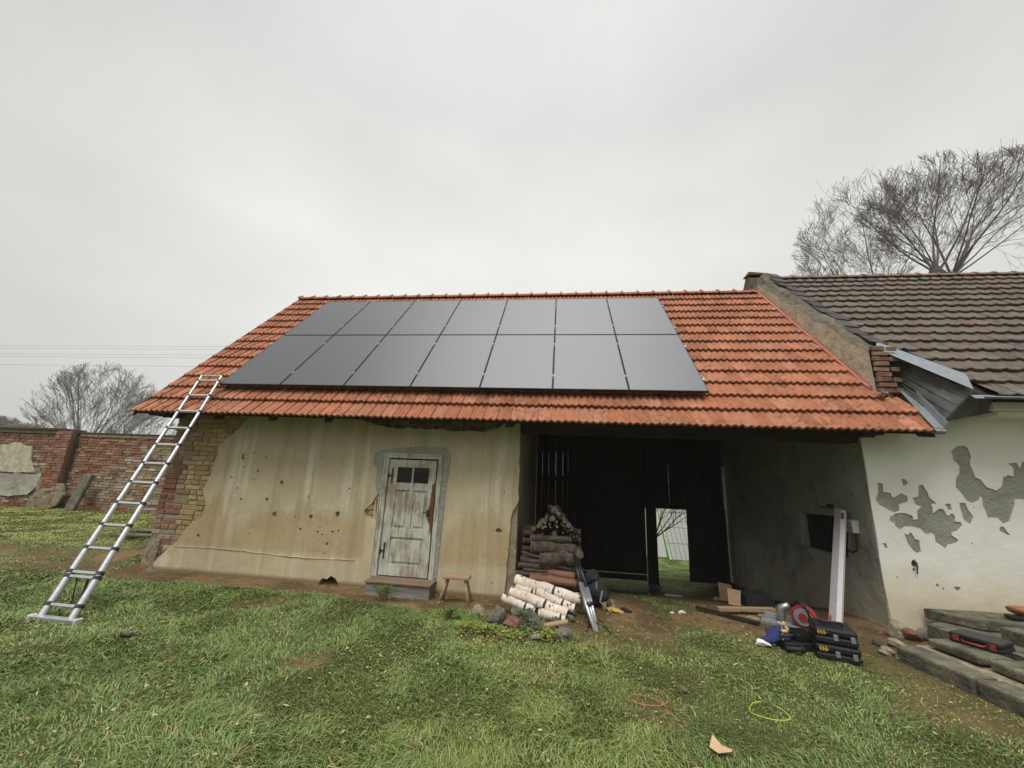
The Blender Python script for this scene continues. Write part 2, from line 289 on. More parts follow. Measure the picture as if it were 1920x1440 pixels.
# ------------------------------------------------------------ mesh builder
class MB:
    def __init__(s): s.v = []; s.f = []; s.c = []
    def add(s, vs, fs, c=None):
        o = len(s.v); s.v += [tuple(x) for x in vs]; s.f += [tuple(o + i for i in f) for f in fs]
        if c is not None: s.c += [c] * (len(s.v) - len(s.c))
        return s
    def box8(s, P, c=None):     # 4 bottom, 4 top, both counter-clockwise seen from above
        return s.add(P, [(3, 2, 1, 0), (4, 5, 6, 7), (0, 1, 5, 4), (1, 2, 6, 5), (2, 3, 7, 6), (3, 0, 4, 7)], c)
    def box(s, a, b, c=None, rot=None, j=0):
        x0, y0, z0 = a; x1, y1, z1 = b
        P = [Vector(p) for p in ((x0, y0, z0), (x1, y0, z0), (x1, y1, z0), (x0, y1, z0), (x0, y0, z1), (x1, y0, z1), (x1, y1, z1), (x0, y1, z1))]
        if j: P = [p + Vector([random.uniform(-j, j) for _ in range(3)]) for p in P]
        if rot:
            ce = sum(P, Vector()) / 8; P = [ce + rot @ (p - ce) for p in P]
        return s.box8(P, c)
    def obox(s, o, u, v, w, c=None):   # corner + three edge vectors
        o, u, v, w = map(Vector, (o, u, v, w))
        return s.box8([o, o + u, o + u + v, o + v, o + w, o + u + w, o + u + v + w, o + v + w], c)
    def tube(s, pts, r, n=8, cap=True, c=None):
        pts = [Vector(p) for p in pts]; k = len(pts)
        rr = r if hasattr(r, '__len__') else [r] * k
        vs = []; ref = Vector((0, 0, 1)); pu = None
        for i, p in enumerate(pts):
            t = (pts[min(i + 1, k - 1)] - pts[max(i - 1, 0)]).normalized()
            u = pu - t * pu.dot(t) if pu else t.cross(ref if abs(t.z) < .9 else Vector((1, 0, 0)))
            u.normalize(); pu = u; w = t.cross(u)
            for q in range(n):
                a = 2 * math.pi * q / n; vs.append(p + (u * math.cos(a) + w * math.sin(a)) * rr[i])
        fs = [(i * n + q, i * n + (q + 1) % n, (i + 1) * n + (q + 1) % n, (i + 1) * n + q) for i in range(k - 1) for q in range(n)]
        if cap: fs += [tuple(range(n - 1, -1, -1)), tuple(range((k - 1) * n, k * n))]
        return s.add(vs, fs, c)
    def disc(s, p, nrm, r, n=16, th=.004, c=None):
        p = Vector(p); nrm = Vector(nrm).normalized(); return s.tube([p - nrm * th / 2, p + nrm * th / 2], r, n, True, c)
    def poly(s, outer, holes, th, c=None, grid=0, amp=0):   # sheet with holes; loops of 3D points on one plane, th = thickness vector
        loops = [[Vector(p) for p in l] for l in [outer] + list(holes)]
        th = Vector(th); n = th.normalized(); u = n.orthogonal().normalized()
        if abs(n.y) > .9: u = Vector((1, 0, 0))
        elif abs(n.x) > .9: u = Vector((0, 1, 0))
        w = n.cross(u); o3 = loops[0][0]
        L2 = [[((p - o3).dot(u), (p - o3).dot(w)) for p in l] for l in loops]
        A = [np.array(l) for l in L2]
        def inside(P, l):
            x, y = P[:, 0], P[:, 1]; r = np.zeros(len(P), bool); k = len(l); j = k - 1
            for i in range(k):
                xi, yi = l[i]; xj, yj = l[j]
                if yi != yj:
                    m = ((yi > y) != (yj > y)) & (x < (xj - xi) * (y - yi) / (yj - yi) + xi); r ^= m
                j = i
            return r
        pts = [p for l in L2 for p in l]; ed = []; o = 0
        for l in L2:
            k = len(l); ed += [(o + i, o + (i + 1) % k) for i in range(k)]; o += k
        nb = len(pts)
        if grid:
            lo, hi = A[0].min(0), A[0].max(0); gx, gy = np.meshgrid(np.arange(lo[0], hi[0], grid), np.arange(lo[1], hi[1], grid))
            G = np.stack([gx.ravel(), gy.ravel()], 1) + RNG.uniform(-.2, .2, (gx.size, 2)) * grid
            m = inside(G, L2[0])
            for l in L2[1:]: m &= ~inside(G, l)
            pts += [tuple(g) for g in G[m]]
        r = geometry.delaunay_2d_cdt([Vector(p) for p in pts], ed, [], 0, 1e-6)
        V2 = np.array([tuple(v) for v in r[0]]); T = np.array([tuple(f) for f in r[2]])
        ce = V2[T].mean(1); m = inside(ce, L2[0])
        for l in L2[1:]: m &= ~inside(ce, l)
        T = T[m]; used = np.unique(T); mp_ = {int(v): i for i, v in enumerate(used)}
        cnt = {}
        for t in T:
            for i in range(3):
                e = (int(t[i]), int(t[(i + 1) % 3])); cnt[e] = 1
        be = [e for e in cnt if (e[1], e[0]) not in cnt]; bset = {v for e in be for v in e}
        K = len(used); vs = []
        for v in used:
            p = o3 + u * V2[v][0] + w * V2[v][1]
            if amp: p = p - n * (amp * float(fbm(V2[v][0] * 2.1, V2[v][1] * 2.1, 5, 3) - .5) * 2) * (.4 if int(v) in bset else 1)
            vs.append(p)
        vs += [o3 + u * V2[v][0] + w * V2[v][1] + th for v in used]
        fs = [tuple(mp_[int(i)] for i in reversed(t)) for t in T] + [tuple(mp_[int(i)] + K for i in t) for t in T]
        fs += [(mp_[a], mp_[b], mp_[b] + K, mp_[a] + K) for a, b in be]
        return s.add(vs, fs, c)
    def blob(s, c0, rad, seed=0, sub=2, amp=.25, flat=0, c=None):
        bm = bmesh.new(); bmesh.ops.create_icosphere(bm, subdivisions=sub, radius=1)
        rn = random.Random(seed); ph = [rn.uniform(0, 9) for _ in range(6)]
        vs = []
        pl = [(Vector([rn.gauss(0, 1) for _ in range(3)]).normalized(), rn.uniform(.55, .9)) for _ in range(7)]
        for v in bm.verts:
            p = v.co.copy(); k = 1 + amp * (math.sin(p.x * 2.3 + ph[0]) * math.sin(p.y * 2.9 + ph[1]) + .5 * math.sin(p.z * 4.1 + ph[2] + p.x * 3))
            p = p * k
            for nv, d in pl:
                e = p.dot(nv)
                if e > d: p -= nv * (e - d) * .8
            if flat and p.z < -flat: p.z = -flat
            vs.append((c0[0] + p.x * rad[0], c0[1] + p.y * rad[1], c0[2] + p.z * rad[2]))
        fs = [tuple(v.index for v in f.verts) for f in bm.faces]; bm.free()
        return s.add(vs, fs, c)
    def build(s, name, mat, parent=None, smooth=False, bevel=0, seg=2, local=False, recalc=True):
        me = bpy.data.meshes.new(name); vs = s.v
        if parent is not None and not local:
            b = Vector(parent.get('base', (0, 0, 0))); vs = [tuple(Vector(p) - b) for p in vs]
        me.from_pydata(vs, [], s.f); me.update()
        if recalc:
            bm = bmesh.new(); bm.from_mesh(me); bmesh.ops.recalc_face_normals(bm, faces=bm.faces); bm.to_mesh(me); bm.free()
        if s.c:
            ca = me.color_attributes.new('col', 'FLOAT_COLOR', 'POINT')
            arr = np.ones((len(s.v), 4), np.float32); arr[:, :3] = np.array(s.c + [s.c[-1]] * (len(s.v) - len(s.c)))[:, :3]
            ca.data.foreach_set('color', arr.ravel())
        me.materials.append(MT[mat] if isinstance(mat, str) else mat)
        o = bpy.data.objects.new(name, me); COL.objects.link(o)
        if parent is not None:
            o.parent = parent
            if 'base' in parent: o['base'] = parent['base']
        if smooth: me.polygons.foreach_set('use_smooth', [True] * len(me.polygons))
        if bevel:
            bv = o.modifiers.new('bevel', 'BEVEL'); bv.width = bevel; bv.segments = seg; bv.limit_method = 'ANGLE'; bv.angle_limit = R_(40)
        return o
def thing(name, label, cat, loc=(0, 0, 0), group=None):
    o = bpy.data.objects.new(name, None); COL.objects.link(o); o.location = loc; o.empty_display_size = .1
    o['base'] = tuple(loc); o['label'] = label; o['category'] = cat
    if group: o['group'] = group
    return o
def tag(o, label, cat, group=None):
    o['label'] = label; o['category'] = cat
    if group: o['group'] = group
    return o
def one(mb, name, mat, label, cat, group=None, **k): return tag(mb.build(name, mat, **k), label, cat, group)
def copytree(o, parent=None):
    c = o.copy(); COL.objects.link(c); c.parent = parent
    for ch in o.children: copytree(ch, c)
    return c
def wob(pts, amp, seed=0, step=.06):     # roughen a closed outline
    rn = random.Random(seed); out = []
    for i, p in enumerate(pts):
        q = pts[(i + 1) % len(pts)]; L = (q - p).length; k = max(1, int(L / step))
        for j in range(k):
            t = j / k; e = p.lerp(q, t)
            if L > step and j: e = e + Vector((rn.uniform(-amp, amp), 0, rn.uniform(-amp, amp)))
            out.append(e)
    return out
def ring(px, py, r, plane, k=9, seed=0, sq=1.25):
    rn = random.Random(seed * 7 + 3); c0 = plane(px, py)
    return [c0 + Vector((math.cos(a) * r * rn.uniform(.75, 1.2), 0, math.sin(a) * r * sq * rn.uniform(.75, 1.2))) for a in [2 * math.pi * i / k for i in range(k)]]
# ============================================================ GROUND
def gz(x, y):
    x = np.asarray(x, float); y = np.asarray(y, float)
    z = -.83 * sstep(.3, 4.6, y) * sstep(4.2, 5.0, x) * (1 - sstep(9.6, 10.5, x) * sstep(5.5, 4.5, y))
    z = z + .27 * sstep(8.3, 9.3, x) * sstep(1.5, 4.5, y) * sstep(6.5, 5.2, y)
    z = z - .2 * sstep(5, 9.5, y) * sstep(4.2, 5, x)
    far = sstep(4.8, 5.3, y) * sstep(4.2, 3.0, x); z = z - .15 * far
    z = z + .11 * sstep(.2, .65, y + .25 * (vnoise(x * .7, y * 0, 5) - .5)) * sstep(-.7, -1.0, x)     # low bank by the yard
    z = z - .06 * np.exp(-((x - 2.2) / .16) ** 2 - ((y - .15) / .12) ** 2) - .035 * sstep(-.35, .0, y) * sstep(.3, .15, y) * sstep(-1, -.6, x) * sstep(5, 4.6, x)
    z = z + .035 * (fbm(x * .9, y * .9, 3, 4) - .5) + .02 * (fbm(x * 4, y * 4, 9, 3) - .5)
    return z
GZ = lambda x, y: float(gz(x, y))
def grassmask(x, y):
    n = fbm(x * 1.6, y * 1.6, 21, 4); n2 = fbm(x * 5, y * 5, 31, 3)
    g = np.ones_like(np.asarray(x, float))
    inb = sstep(-1.1, -.7, x) * sstep(5.4, 4.9, x)
    edge = -.22 - .25 * sstep(1.8, 3.6, x) + (n - .5) * .35
    g = g * (1 - inb * sstep(edge - .12, edge + .03, y))
    # trodden earth in front of and inside the passage
    d = sstep(-1.15, -.25, y + (n - .5) * 1.1 - .10 * (x - 6.5)) * sstep(4.5, 5.4, x)
    g = g * (1 - .93 * d * sstep(5.0, 4.4, y))
    g = np.maximum(g, .75 * sstep(.55, .62, fbm(x * 2.1 + 4, y * 2.1, 77, 3)) * sstep(5.9, 6.4, x) * sstep(7.6, 7.0, x) * sstep(-.9, -.2, y) * sstep(1.7, 1.0, y))
    for cx, cy, r in ((4.65, -1.15, .28), (5.25, -1.65, .30), (5.15, -1.0, .22), (1.9, -.75, .35), (6.1, -2.1, .25), (3.3, -1.9, .2), (8.3, -1.6, .4)):
        g = g * (1 - .5 * sstep(1.3, .5, np.hypot(x - cx, (y - cy) * 1.3) / r + (n2 - .5) * 1.2))
    g = g * (1 - .8 * sstep(-.7, -.2, y + (n - .5)) * sstep(.9, .55, y + (n - .5) * .5) * sstep(.5, -.2, x) * sstep(.28, .5, n2))   # muddy path by the yard
    g = g * (1 - .75 * sstep(7.9, 8.9, x) * sstep(-2.2, -1.2, y + (n - .5)) * sstep(5.0, 4.4, y))
    return np.clip(g, 0, 1)
def axis(a, b, c, d, fine, mid):
    core = np.arange(b, c, fine); m1 = np.arange(a, b, mid); m2 = np.arange(c, d + mid, mid)
    far = [40, 70, 120, 200, 350, 600]
    return np.concatenate([[-f + a for f in far[::-1]], [a - 20, a - 10, a - 4], m1, core, m2, [d + 4, d + 10, d + 20], [d + f for f in far]])
xs = axis(-14, -1.4, 10.4, 18, .045, .3); ys = axis(-6, -3.9, 2.2, 11, .045, .2)
X_, Y_ = np.meshgrid(xs, ys); Z_ = gz(X_, Y_)
Z_ = Z_ + .012 * (fbm(X_ * 11, Y_ * 11, 5, 3) - .5) * (1 - grassmask(X_, Y_))
nx, ny = len(xs), len(ys)
me = bpy.data.meshes.new('ground')
vv = np.stack([X_, Y_, Z_], -1).reshape(-1, 3)
idx = np.arange(nx * ny).reshape(ny, nx)
q = np.stack([idx[:-1, :-1], idx[:-1, 1:], idx[1:, 1:], idx[1:, :-1]], -1).reshape(-1, 4)
me.vertices.add(len(vv)); me.vertices.foreach_set('co', vv.ravel())
me.loops.add(q.size); me.loops.foreach_set('vertex_index', q.ravel())
me.polygons.add(len(q)); me.polygons.foreach_set('loop_start', np.arange(len(q)) * 4)
me.update(); me.validate()
gm = grassmask(X_, Y_); nn = fbm(X_ * 2.3, Y_ * 2.3, 55, 4); n5 = fbm(X_ * 9, Y_ * 9, 56, 3)
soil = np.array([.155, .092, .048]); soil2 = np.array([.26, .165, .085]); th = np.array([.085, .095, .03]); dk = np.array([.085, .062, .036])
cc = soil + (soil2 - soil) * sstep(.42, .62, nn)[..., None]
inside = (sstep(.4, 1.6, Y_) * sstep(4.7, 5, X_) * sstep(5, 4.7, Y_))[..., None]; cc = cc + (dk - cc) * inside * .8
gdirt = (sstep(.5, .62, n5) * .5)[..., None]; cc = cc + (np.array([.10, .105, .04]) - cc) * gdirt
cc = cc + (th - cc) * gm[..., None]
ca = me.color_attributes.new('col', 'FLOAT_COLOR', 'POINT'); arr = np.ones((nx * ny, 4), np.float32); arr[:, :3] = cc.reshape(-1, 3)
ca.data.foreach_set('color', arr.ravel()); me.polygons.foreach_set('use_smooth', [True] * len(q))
me.materials.append(MT['ground']); ground = bpy.data.objects.new('ground', me); COL.objects.link(ground); ground['kind'] = 'structure'

# ============================================================ SHED
WY = .2
TH = .823145; CT, ST = math.cos(TH), math.sin(TH); TT = math.tan(TH)
def zo(y): return 2.718 + (y - .088) * TT          # tile plane of the orange roof
YE, ZE = -.275, zo(-.275); YR = 2.80; ZR = zo(YR)
F = lambda x, y: AY(x, y, WY)
shed = thing('farm_shed', 'low farm shed with tan peeling plaster, orange tile roof and open dark cart passage', 'shed', (0, .2, 0))
DX0, DX1, DZ0, DZ1 = 2.815, 3.715, .135, 1.83
burrow = [Vector((x, WY, z)) for x, z in ((2.07, -.15), (2.06, .0), (2.10, .055), (2.17, .045), (2.22, .095), (2.30, .06), (2.345, .0), (2.33, -.15))]
core = MB().poly([(-.80, .235, -.4), (4.55, .235, -.4), (4.55, .235, 2.76), (-.80, .235, 2.76)],
                 [[(p.x, .235, p.z) for p in burrow], [(DX0 + .02, .235, DZ0), (DX1 - .02, .235, DZ0), (DX1 - .02, .235, DZ1 - .02), (DX0 + .02, .235, DZ1 - .02)]], (0, .35, 0))
core.build('front_wall', 'mortar', shed)
MB().box((2.0, .60, -.35), (2.45, .9, .2)).build('burrow_back', 'soildark', shed)
MB().box((4.552, .236, -1.3), (4.825, 5.4, 2.95)).build('passage_side_wall', 'innertan', shed)
lw = [(-.8, .587, -.5), (-.8, 5.4, -.5), (-.8, 5.4, 2.6), (-.8, 2.8, 5.42), (-.8, .587, 3.02)]
MB().poly(lw, [], (.2, 0, 0)).build('gable_wall', 'mortar', shed)
MB().box((-.598, 5.1, -.5), (4.55, 5.4, 2.7)).build('back_wall', 'mortar', shed)

# plaster skin traced on the facade plane
O = [(284, 1085), (285, 1058), (297, 1045), (309, 1035), (329, 1017), (345, 996), (356, 983), (368, 975), (376, 971), (381, 964), (385, 950), (385, 936), (381, 927), (381, 918), (386, 907), (393, 895), (397, 884), (402, 865), (409, 852), (409, 838), (418, 829), (434, 815), (450, 801), (466, 783), (480, 768),
     (668, 770), (682, 789), (700, 796), (720, 799), (745, 804), (765, 801), (800, 806), (830, 803), (850, 809), (880, 807), (905, 811), (918, 806), (935, 803), (948, 792), (955, 785), (962, 775), (975, 776), (974, 830), (973, 900), (972, 940), (966, 952), (961, 960), (957, 975), (955, 1005), (953, 1030), (950, 1070), (947, 1100), (945, 1135)]
pts = [F(*p) for p in O]
outer = wob(pts, .012, 3, .07)
outer = [p for p in outer if True]
bottom = [Vector((x, WY, -.12)) for x in np.arange(4.60, -.55, -.12) if not 2.03 < x < 2.40]
left = [p for p in bottom if p.x < 2.2]; right = [p for p in bottom if p.x > 2.2]
outer = outer + right + [p.copy() for p in reversed(burrow)] + left
outer = [Vector((p.x, WY, p.z)) for p in outer]
holes = []
HL = [(456, 856, .030, 1.9), (484, 883, .022, 1), (434, 895, .022, .7), (445, 915, .014, 1), (452, 936, .024, .9), (446, 960, .013, 1), (528, 904, .032, 1.1), (500, 937, .026, 1.5), (515, 964, .038, 1.1), (578, 932, .012, 1), (553, 969, .013, 1), (583, 969, .028, 1.2), (633, 964, .036, 1.2), (563, 992, .02, 1), (595, 997, .02, .8), (604, 1002, .016, .7), (623, 997, .02, .7), (634, 995, .018, .7), (613, 1020, .022, .9), (608, 1038, .014, .8), (372, 1004, .028, .9), (935, 995, .040, .9), (476, 849, .014, 1), (500, 856, .02, .8), (458, 875, .016, .7), (655, 916, .014, .9), (476, 897, .012, 1), (467, 1000, .010, 1), (922, 1093, .010, 1), (945, 921, .010, 1), (543, 990, .009, 1), (600, 985, .008, 1)]
for i, (a_, b_, r_, s_) in enumerate(HL):
    holes.append([Vector((p.x, WY, p.z)) for p in ring(a_, b_, r_, F, 9, i, s_)])
holes.append([Vector((x, WY, z)) for x, z in ((DX0 - .012, DZ0 - .01), (DX0 - .012, .84), (DX0 - .012, DZ1 + .012), (DX1 + .012, DZ1 + .012), (DX1 + .012, DZ0 - .01))])
pb = [Vector((p.x, WY, p.z)) for p in wob([F(*p) for p in ((705, 930), (697, 944), (683, 957), (686, 968), (692, 972), (698, 975))], .006, 5, .04)]
zt, zb_ = pb[0].z, F(698, 975).z
pb = [p for p in pb if p.x < DX0 - .04] + [Vector((DX0 - .03, WY, zb_)), Vector((DX0 - .03, WY, zt + .03))]
holes.append(pb)
MB().poly(outer, holes, (0, .034, 0), grid=.07, amp=.009).build('plaster', 'plaster', shed)
MB().poly([Vector((p.x, .2345, p.z)) for p in wob([F(*p) for p in ((262, 1075), (266, 1040), (272, 1012), (284, 1008), (299, 1012), (296, 1035), (288, 1056), (286, 1075))], .012, 8, .05)], [], (0, -.045, 0)).build('corner_plinth', 'rubble', shed, bevel=.01)
# ledge line of the plinth
MB().tube([(x, .196, .335 + .012 * math.sin(x * 3) + random.uniform(-.006, .006) - .012 * x) for x in np.arange(-.33, 2.62, .09)], .0065, 5).build('plinth_ledge', 'plaster', shed, smooth=True)
cm = [(708, 925), (705, 905), (708, 880), (700, 868), (703, 850), (716, 843), (745, 840), (790, 838), (838, 840), (846, 856), (842, 880), (838, 905), (832, 960), (826, 1010), (822, 1050), (819, 1083)]
cmo = [Vector((p.x + random.uniform(-.006, .006), .2, p.z + random.uniform(-.006, .006))) for p in [F(*p) for p in cm]]; cmi = [Vector((x, .2, z)) for x, z in ((DX1 + .003, .16), (DX1 + .003, DZ1 + .004), (DX0 - .003, DZ1 + .004), (DX0 - .003, cmo[0].z))]
MB().poly([p + Vector((0, -.010, 0)) for p in cmo + cmi], [], (0, .0085, 0)).build('cement_patch', 'chip', shed)
# bricks
bk = MB()
def brick(x0, x1, z0, z1, yf, c): bk.box((x0, yf, z0), (x1, .245, z1), c, j=.004)
r = 0; z = -.12
while z < 2.72:
    x = -.815 + (0 if r % 2 else -.0)
    while x < 4.5:
        w = random.choice((.12, .13, .25, .26, .25, .15)); xe = min(x + w, 4.54)
        show = x < 1.15 or (z > 2.05 and x > 1.8) or (2.45 < x < 2.9 and .8 < z < 1.4)
        if show and xe - x > .03 and not (x < DX1 and xe > DX0 and z < DZ1 and z + .07 > DZ0) and not (x < 2.42 and xe > 2.0 and z < .15):
            k = random.uniform(.8, 1.15)
            if x < -.50 - .12 * (r % 3 == 0) and z < 1.55: c = random.choice(((.27, .115, .08), (.23, .095, .07), (.29, .15, .10), (.27, .13, .09), (.38, .32, .25), (.26, .19, .13)))
            elif x < -.45: c = random.choice(((.30, .22, .13), (.32, .19, .12), (.36, .29, .18)))
            elif z > 2.0 and x > 1.8: c = random.choice(((.16, .10, .07), (.20, .15, .10), (.10, .07, .05)))
            else: c = random.choice(((.46, .325, .15), (.42, .30, .145), (.49, .36, .185), (.40, .275, .13)))
            
            brick(x + .007, xe - .007, z + .006, z + .067, random.choice((.213, .216, .220, .218, .224, .229)), tuple(v * k for v in c))
        x = xe
    z += .0745; r += 1
for yy in np.arange(.25, 5.3, .26):      # end bricks round the gable corner
    for i, zz in enumerate(np.arange(-.1, 2.6, .0745)):
        bk.box((-.812, yy + .007 + .12 * (i % 2), zz + .006), (-.79, yy + .253 + .12 * (i % 2), zz + .068), random.choice(((.30, .12, .08), (.27, .16, .10), (.36, .25, .16))), j=.004)
bk.build('bricks', 'brick', shed, bevel=.006, seg=1)

# lintel, under-eave timber
MB().box((4.83, .24, 2.19), (9.3, .44, 2.37)).build('lintel_beam', 'beam', shed, bevel=.01)
MB().box((4.83, .26, 2.372), (9.3, .40, 2.80)).build('lintel_fill', 'mortar', shed)
for x in np.arange(-.62, 9.5, .88):
    y0, y1 = -.20, .232
    MB().obox((x, y0, zo(y0) - .20), (.12, 0, 0), (0, y1 - y0, (y1 - y0) * TT), (0, 0, .12)).build('rafter_tail', 'beam', shed)
MB().box((-.9, .02, 2.36), (9.5, .16, 2.50)).build('wall_plate', 'beam', shed)
for x0, x1 in ((-.99, -.61), (9.08, 9.35)):
    xm = (x0 + x1) / 2; h = .055
    MB().box8([(xm - .07, -.2, 2.245), (xm + .07, -.2, 2.245), (xm + .07, .19, 2.245), (xm - .07, .19, 2.245), (x0, -.2, 2.335), (x1, -.2, 2.335), (x1, .19, 2.36), (x0, .19, 2.36)]).build('purlin_end', 'beam', shed)

# tiles
def tiles(mb, x0, x1, n, pitch, w, ye, ze, ct, st, prof, cols, hlow, hup, keep=None, th=.022, jit=.004, back=False):
    sx = -1 if back else 1
    nn_ = np.array([0, -st * sx, ct]); up = np.array([0, ct * sx, st])
    U = np.linspace(0, 1, 9)
    for c in range(n):
        s0 = c * pitch - (.03 if c == 0 else 0); off = 0 
        nt = int(round((x1 - x0) / w))
        for i in range(nt):
            xa = x0 + i * w
            if keep and not keep(xa + w / 2, c): continue
            jz = random.uniform(-jit, jit); js = random.uniform(-.006, .006); jt = random.uniform(-jit, jit)
            col = random.choice(cols); k = random.uniform(.86, 1.12); col = tuple(v * k for v in col)
            vs = []
            for (s, h, dz) in ((s0 + js, hlow, -th), (s0 + js, hlow, 0), (s0 + js + .006, hlow + .004, 0), (s0 + pitch + .05, hup, 0)):
                for u in U:
                    p = np.array([xa + u * w * .985, ye, ze]) + up * s + nn_ * (h + prof(u) + dz + jz + jt * (u - .5))
                    vs.append(p)
            fs = [(r * 9 + k, r * 9 + k + 1, (r + 1) * 9 + k + 1, (r + 1) * 9 + k) for r in range(3) for k in range(8)]
            o = len(vs); mb.add(vs, fs, col)
prof_o = lambda u: .0145 * math.cos(4 * math.pi * u) + .004 * (u > .93) - .006 * (u < .04)
prof_d = lambda u: .008 * math.cos(2 * math.pi * u) + .005 * math.cos(4 * math.pi * u + .6)
oc = ((.42, .170, .092), (.445, .186, .105), (.40, .157, .085), (.435, .192, .114), (.37, .146, .08))
tb = MB()
SL = (YR - YE) / CT; NP = 14; PI_ = SL / NP
tiles(tb, -1.05, 9.81, NP, PI_, .181, YE, ZE - .045, CT, ST, prof_o, oc, .052, .004, keep=lambda x, c: x < 9.63 or c < 2, th=.026, jit=.002)
tb.build('roof_tiles', 'tile', shed, smooth=False, recalc=False)
rb = MB()     # back slope and boarding
tiles(rb, -1.05, 9.6, NP, PI_, .36, 2 * YR - YE, ZE - .045, CT, ST, lambda u: .0105 * math.cos(8 * math.pi * u), oc, .045, .006, back=True)
rb.build('rear_tiles', 'tile', shed, recalc=False)
sh = MB()
for sg in (1, -1):
    a = (-1.03, YR, ZR - .07); yb = YR - sg * (YR - YE - .03); zb = ZR - .07 - (YR - YE - .03) * TT
    sh.box8([(-1.03, yb, zb - .03), (9.6, yb, zb - .03), (9.6, YR, ZR - .10), (-1.03, YR, ZR - .10), (-1.03, yb, zb), (9.6, yb, zb), (9.6, YR, ZR - .07), (-1.03, YR, ZR - .07)])
sh.build('roof_boarding', 'beam', shed)
sh = MB()
sh.obox((9.62, YE + .03, ZE - .1), (.18, 0, 0), (0, .55, .55 * TT), (0, 0, .03)); sh.build('eave_boarding', 'beam', shed)
rc = MB(); x = -1.06; i = 0
while x < 9.55:
    k = random.uniform(.85, 1.05); c = (.47 * k, .17 * k, .10 * k); n = 9
    for j, (xx, rr, zz) in enumerate(((x, .088, 0), (x + .045, .088, 0), (x + .05, .07, -.004), (x + .36, .078, .006))):
        pass
    vs = []
    prof = ((x, .098, .004), (x + .045, .098, .004), (x + .055, .080, 0), (x + .35, .086, 0))
    for (xx, rr, dz) in prof:
        for q_ in range(n):
            a = math.pi * (q_ / (n - 1)) ; vs.append((xx, YR + math.cos(a) * rr * 1.25, ZR - .05 + dz + math.sin(a) * rr))
    fs = [(r * n + k2, r * n + k2 + 1, (r + 1) * n + k2 + 1, (r + 1) * n + k2) for r in range(3) for k2 in range(n - 1)] + [tuple(range(n))]
    rc.add(vs, fs, c)
    rc.blob((x + .025, YR, ZR + .062), (.022, .03, .03), i, 1, .1, c=c); x += .338; i += 1
rc.build('ridge_tiles', 'tile', shed, recalc=False)
def slopebox(mb, x0, x1, y0, y1, h0, h1, c=None):
    return mb.box8([(x0, y0, zo(y0) + h0), (x1, y0, zo(y0) + h0), (x1, y1, zo(y1) + h0), (x0, y1, zo(y1) + h0), (x0, y0, zo(y0) + h1), (x1, y0, zo(y0) + h1), (x1, y1, zo(y1) + h1), (x0, y1, zo(y1) + h1)], c)
slopebox(MB(), -1.075, -1.052, YE + .01, YR, -.12, .01).build('verge_board', 'beam', shed)
fl = slopebox(MB(), 9.535, 9.60, .262, YR + .05, -.02, .062); fl.build('ridge_flashing', 'redmetal', shed, bevel=.02)
slopebox(MB(), 9.42, 9.535, .262, YR, .0, .012)
# mortar at the flashing foot
mo = MB()
for i in range(14): mo.blob((9.58 + random.uniform(-.06, .1), .2 + random.uniform(-.12, .06), zo(.17) + random.uniform(.0, .03)), (.03, .03, .02), i, 1)
mo.build('mortar_crumbs', 'rubble', shed)

# ---- door
dr = MB()
yf = .196
for (a, b) in (((DX0, DZ0 - .03), (DX0 + .075, DZ1)), ((DX1 - .075, DZ0 - .06), (DX1, DZ1)), ((DX0 + .075, DZ1 - .075), (DX1 - .075, DZ1))):
    dr.box((a[0], yf - .012, a[1]), (b[0], .28, b[1]))
dr.build('door_frame', 'door', shed, bevel=.006)
dr = MB()
for (a, b) in (((DX0 + .008, DZ0), (DX0 + .03, DZ1 - .01)), ((DX1 - .03, DZ0), (DX1 - .008, DZ1 - .01)), ((DX0 + .03, DZ1 - .03), (DX1 - .03, DZ1 - .01))):
    dr.box((a[0], yf - .026, a[1]), (b[0], yf - .0125, b[1]))
dr.build('frame_moulding', 'door', shed, bevel=.005)
lx0, lx1, lz0, lz1 = DX0 + .085, DX1 - .10, DZ0 + .015, DZ1 - .095
leaf = MB(); y0, y1 = .212, .25
pz0, pz1 = 1.405, 1.625          # glazed strip
st_ = .105
def bx(mb, xa, za, xb, zb, ya=y0, yb=y1): return mb.box((xa, ya, za), (xb, yb, zb))
bx(leaf, lx0, lz0, lx0 + st_ + .02, lz1); bx(leaf, lx1 - st_, lz0, lx1, lz1)
A0, A1 = lx0 + st_ + .02, lx1 - st_
for za, zb in ((lz0, .30), (.655, .775), (1.30, pz0), (pz1, lz1)): bx(leaf, A0, za, A1, zb)
xm = (A0 + A1) / 2; bx(leaf, xm - .035, .775, xm + .035, 1.30)
door = leaf.build('door', 'door', shed, bevel=.005)
pn = MB(); bx(pn, A0, .30, A1, .655, y0 + .020, y1 - .004); bx(pn, A0, .775, xm - .035, 1.30, y0 + .020, y1 - .004); bx(pn, xm + .035, .775, A1, 1.30, y0 + .020, y1 - .004)
for (xa, za, xb, zb) in ((A0, .30, A1, .655), (A0, .775, xm - .035, 1.30), (xm + .035, .775, A1, 1.30)):
    m_ = .035; bx(pn, xa + m_, za + m_, xb - m_, zb - m_, y0 + .004, y0 + .0199)
pn.build('door_panel', 'door', door, bevel=.005)
bx(MB(), A0, pz0, A1, pz1, y0 + .018, y0 + .024).build('pane', 'pane', door)
bx(MB(), xm - .011, pz0 + .001, xm + .011, pz1 - .001, y0 + .003, y0 + .0175).build('glazing_bar', 'alu', door)
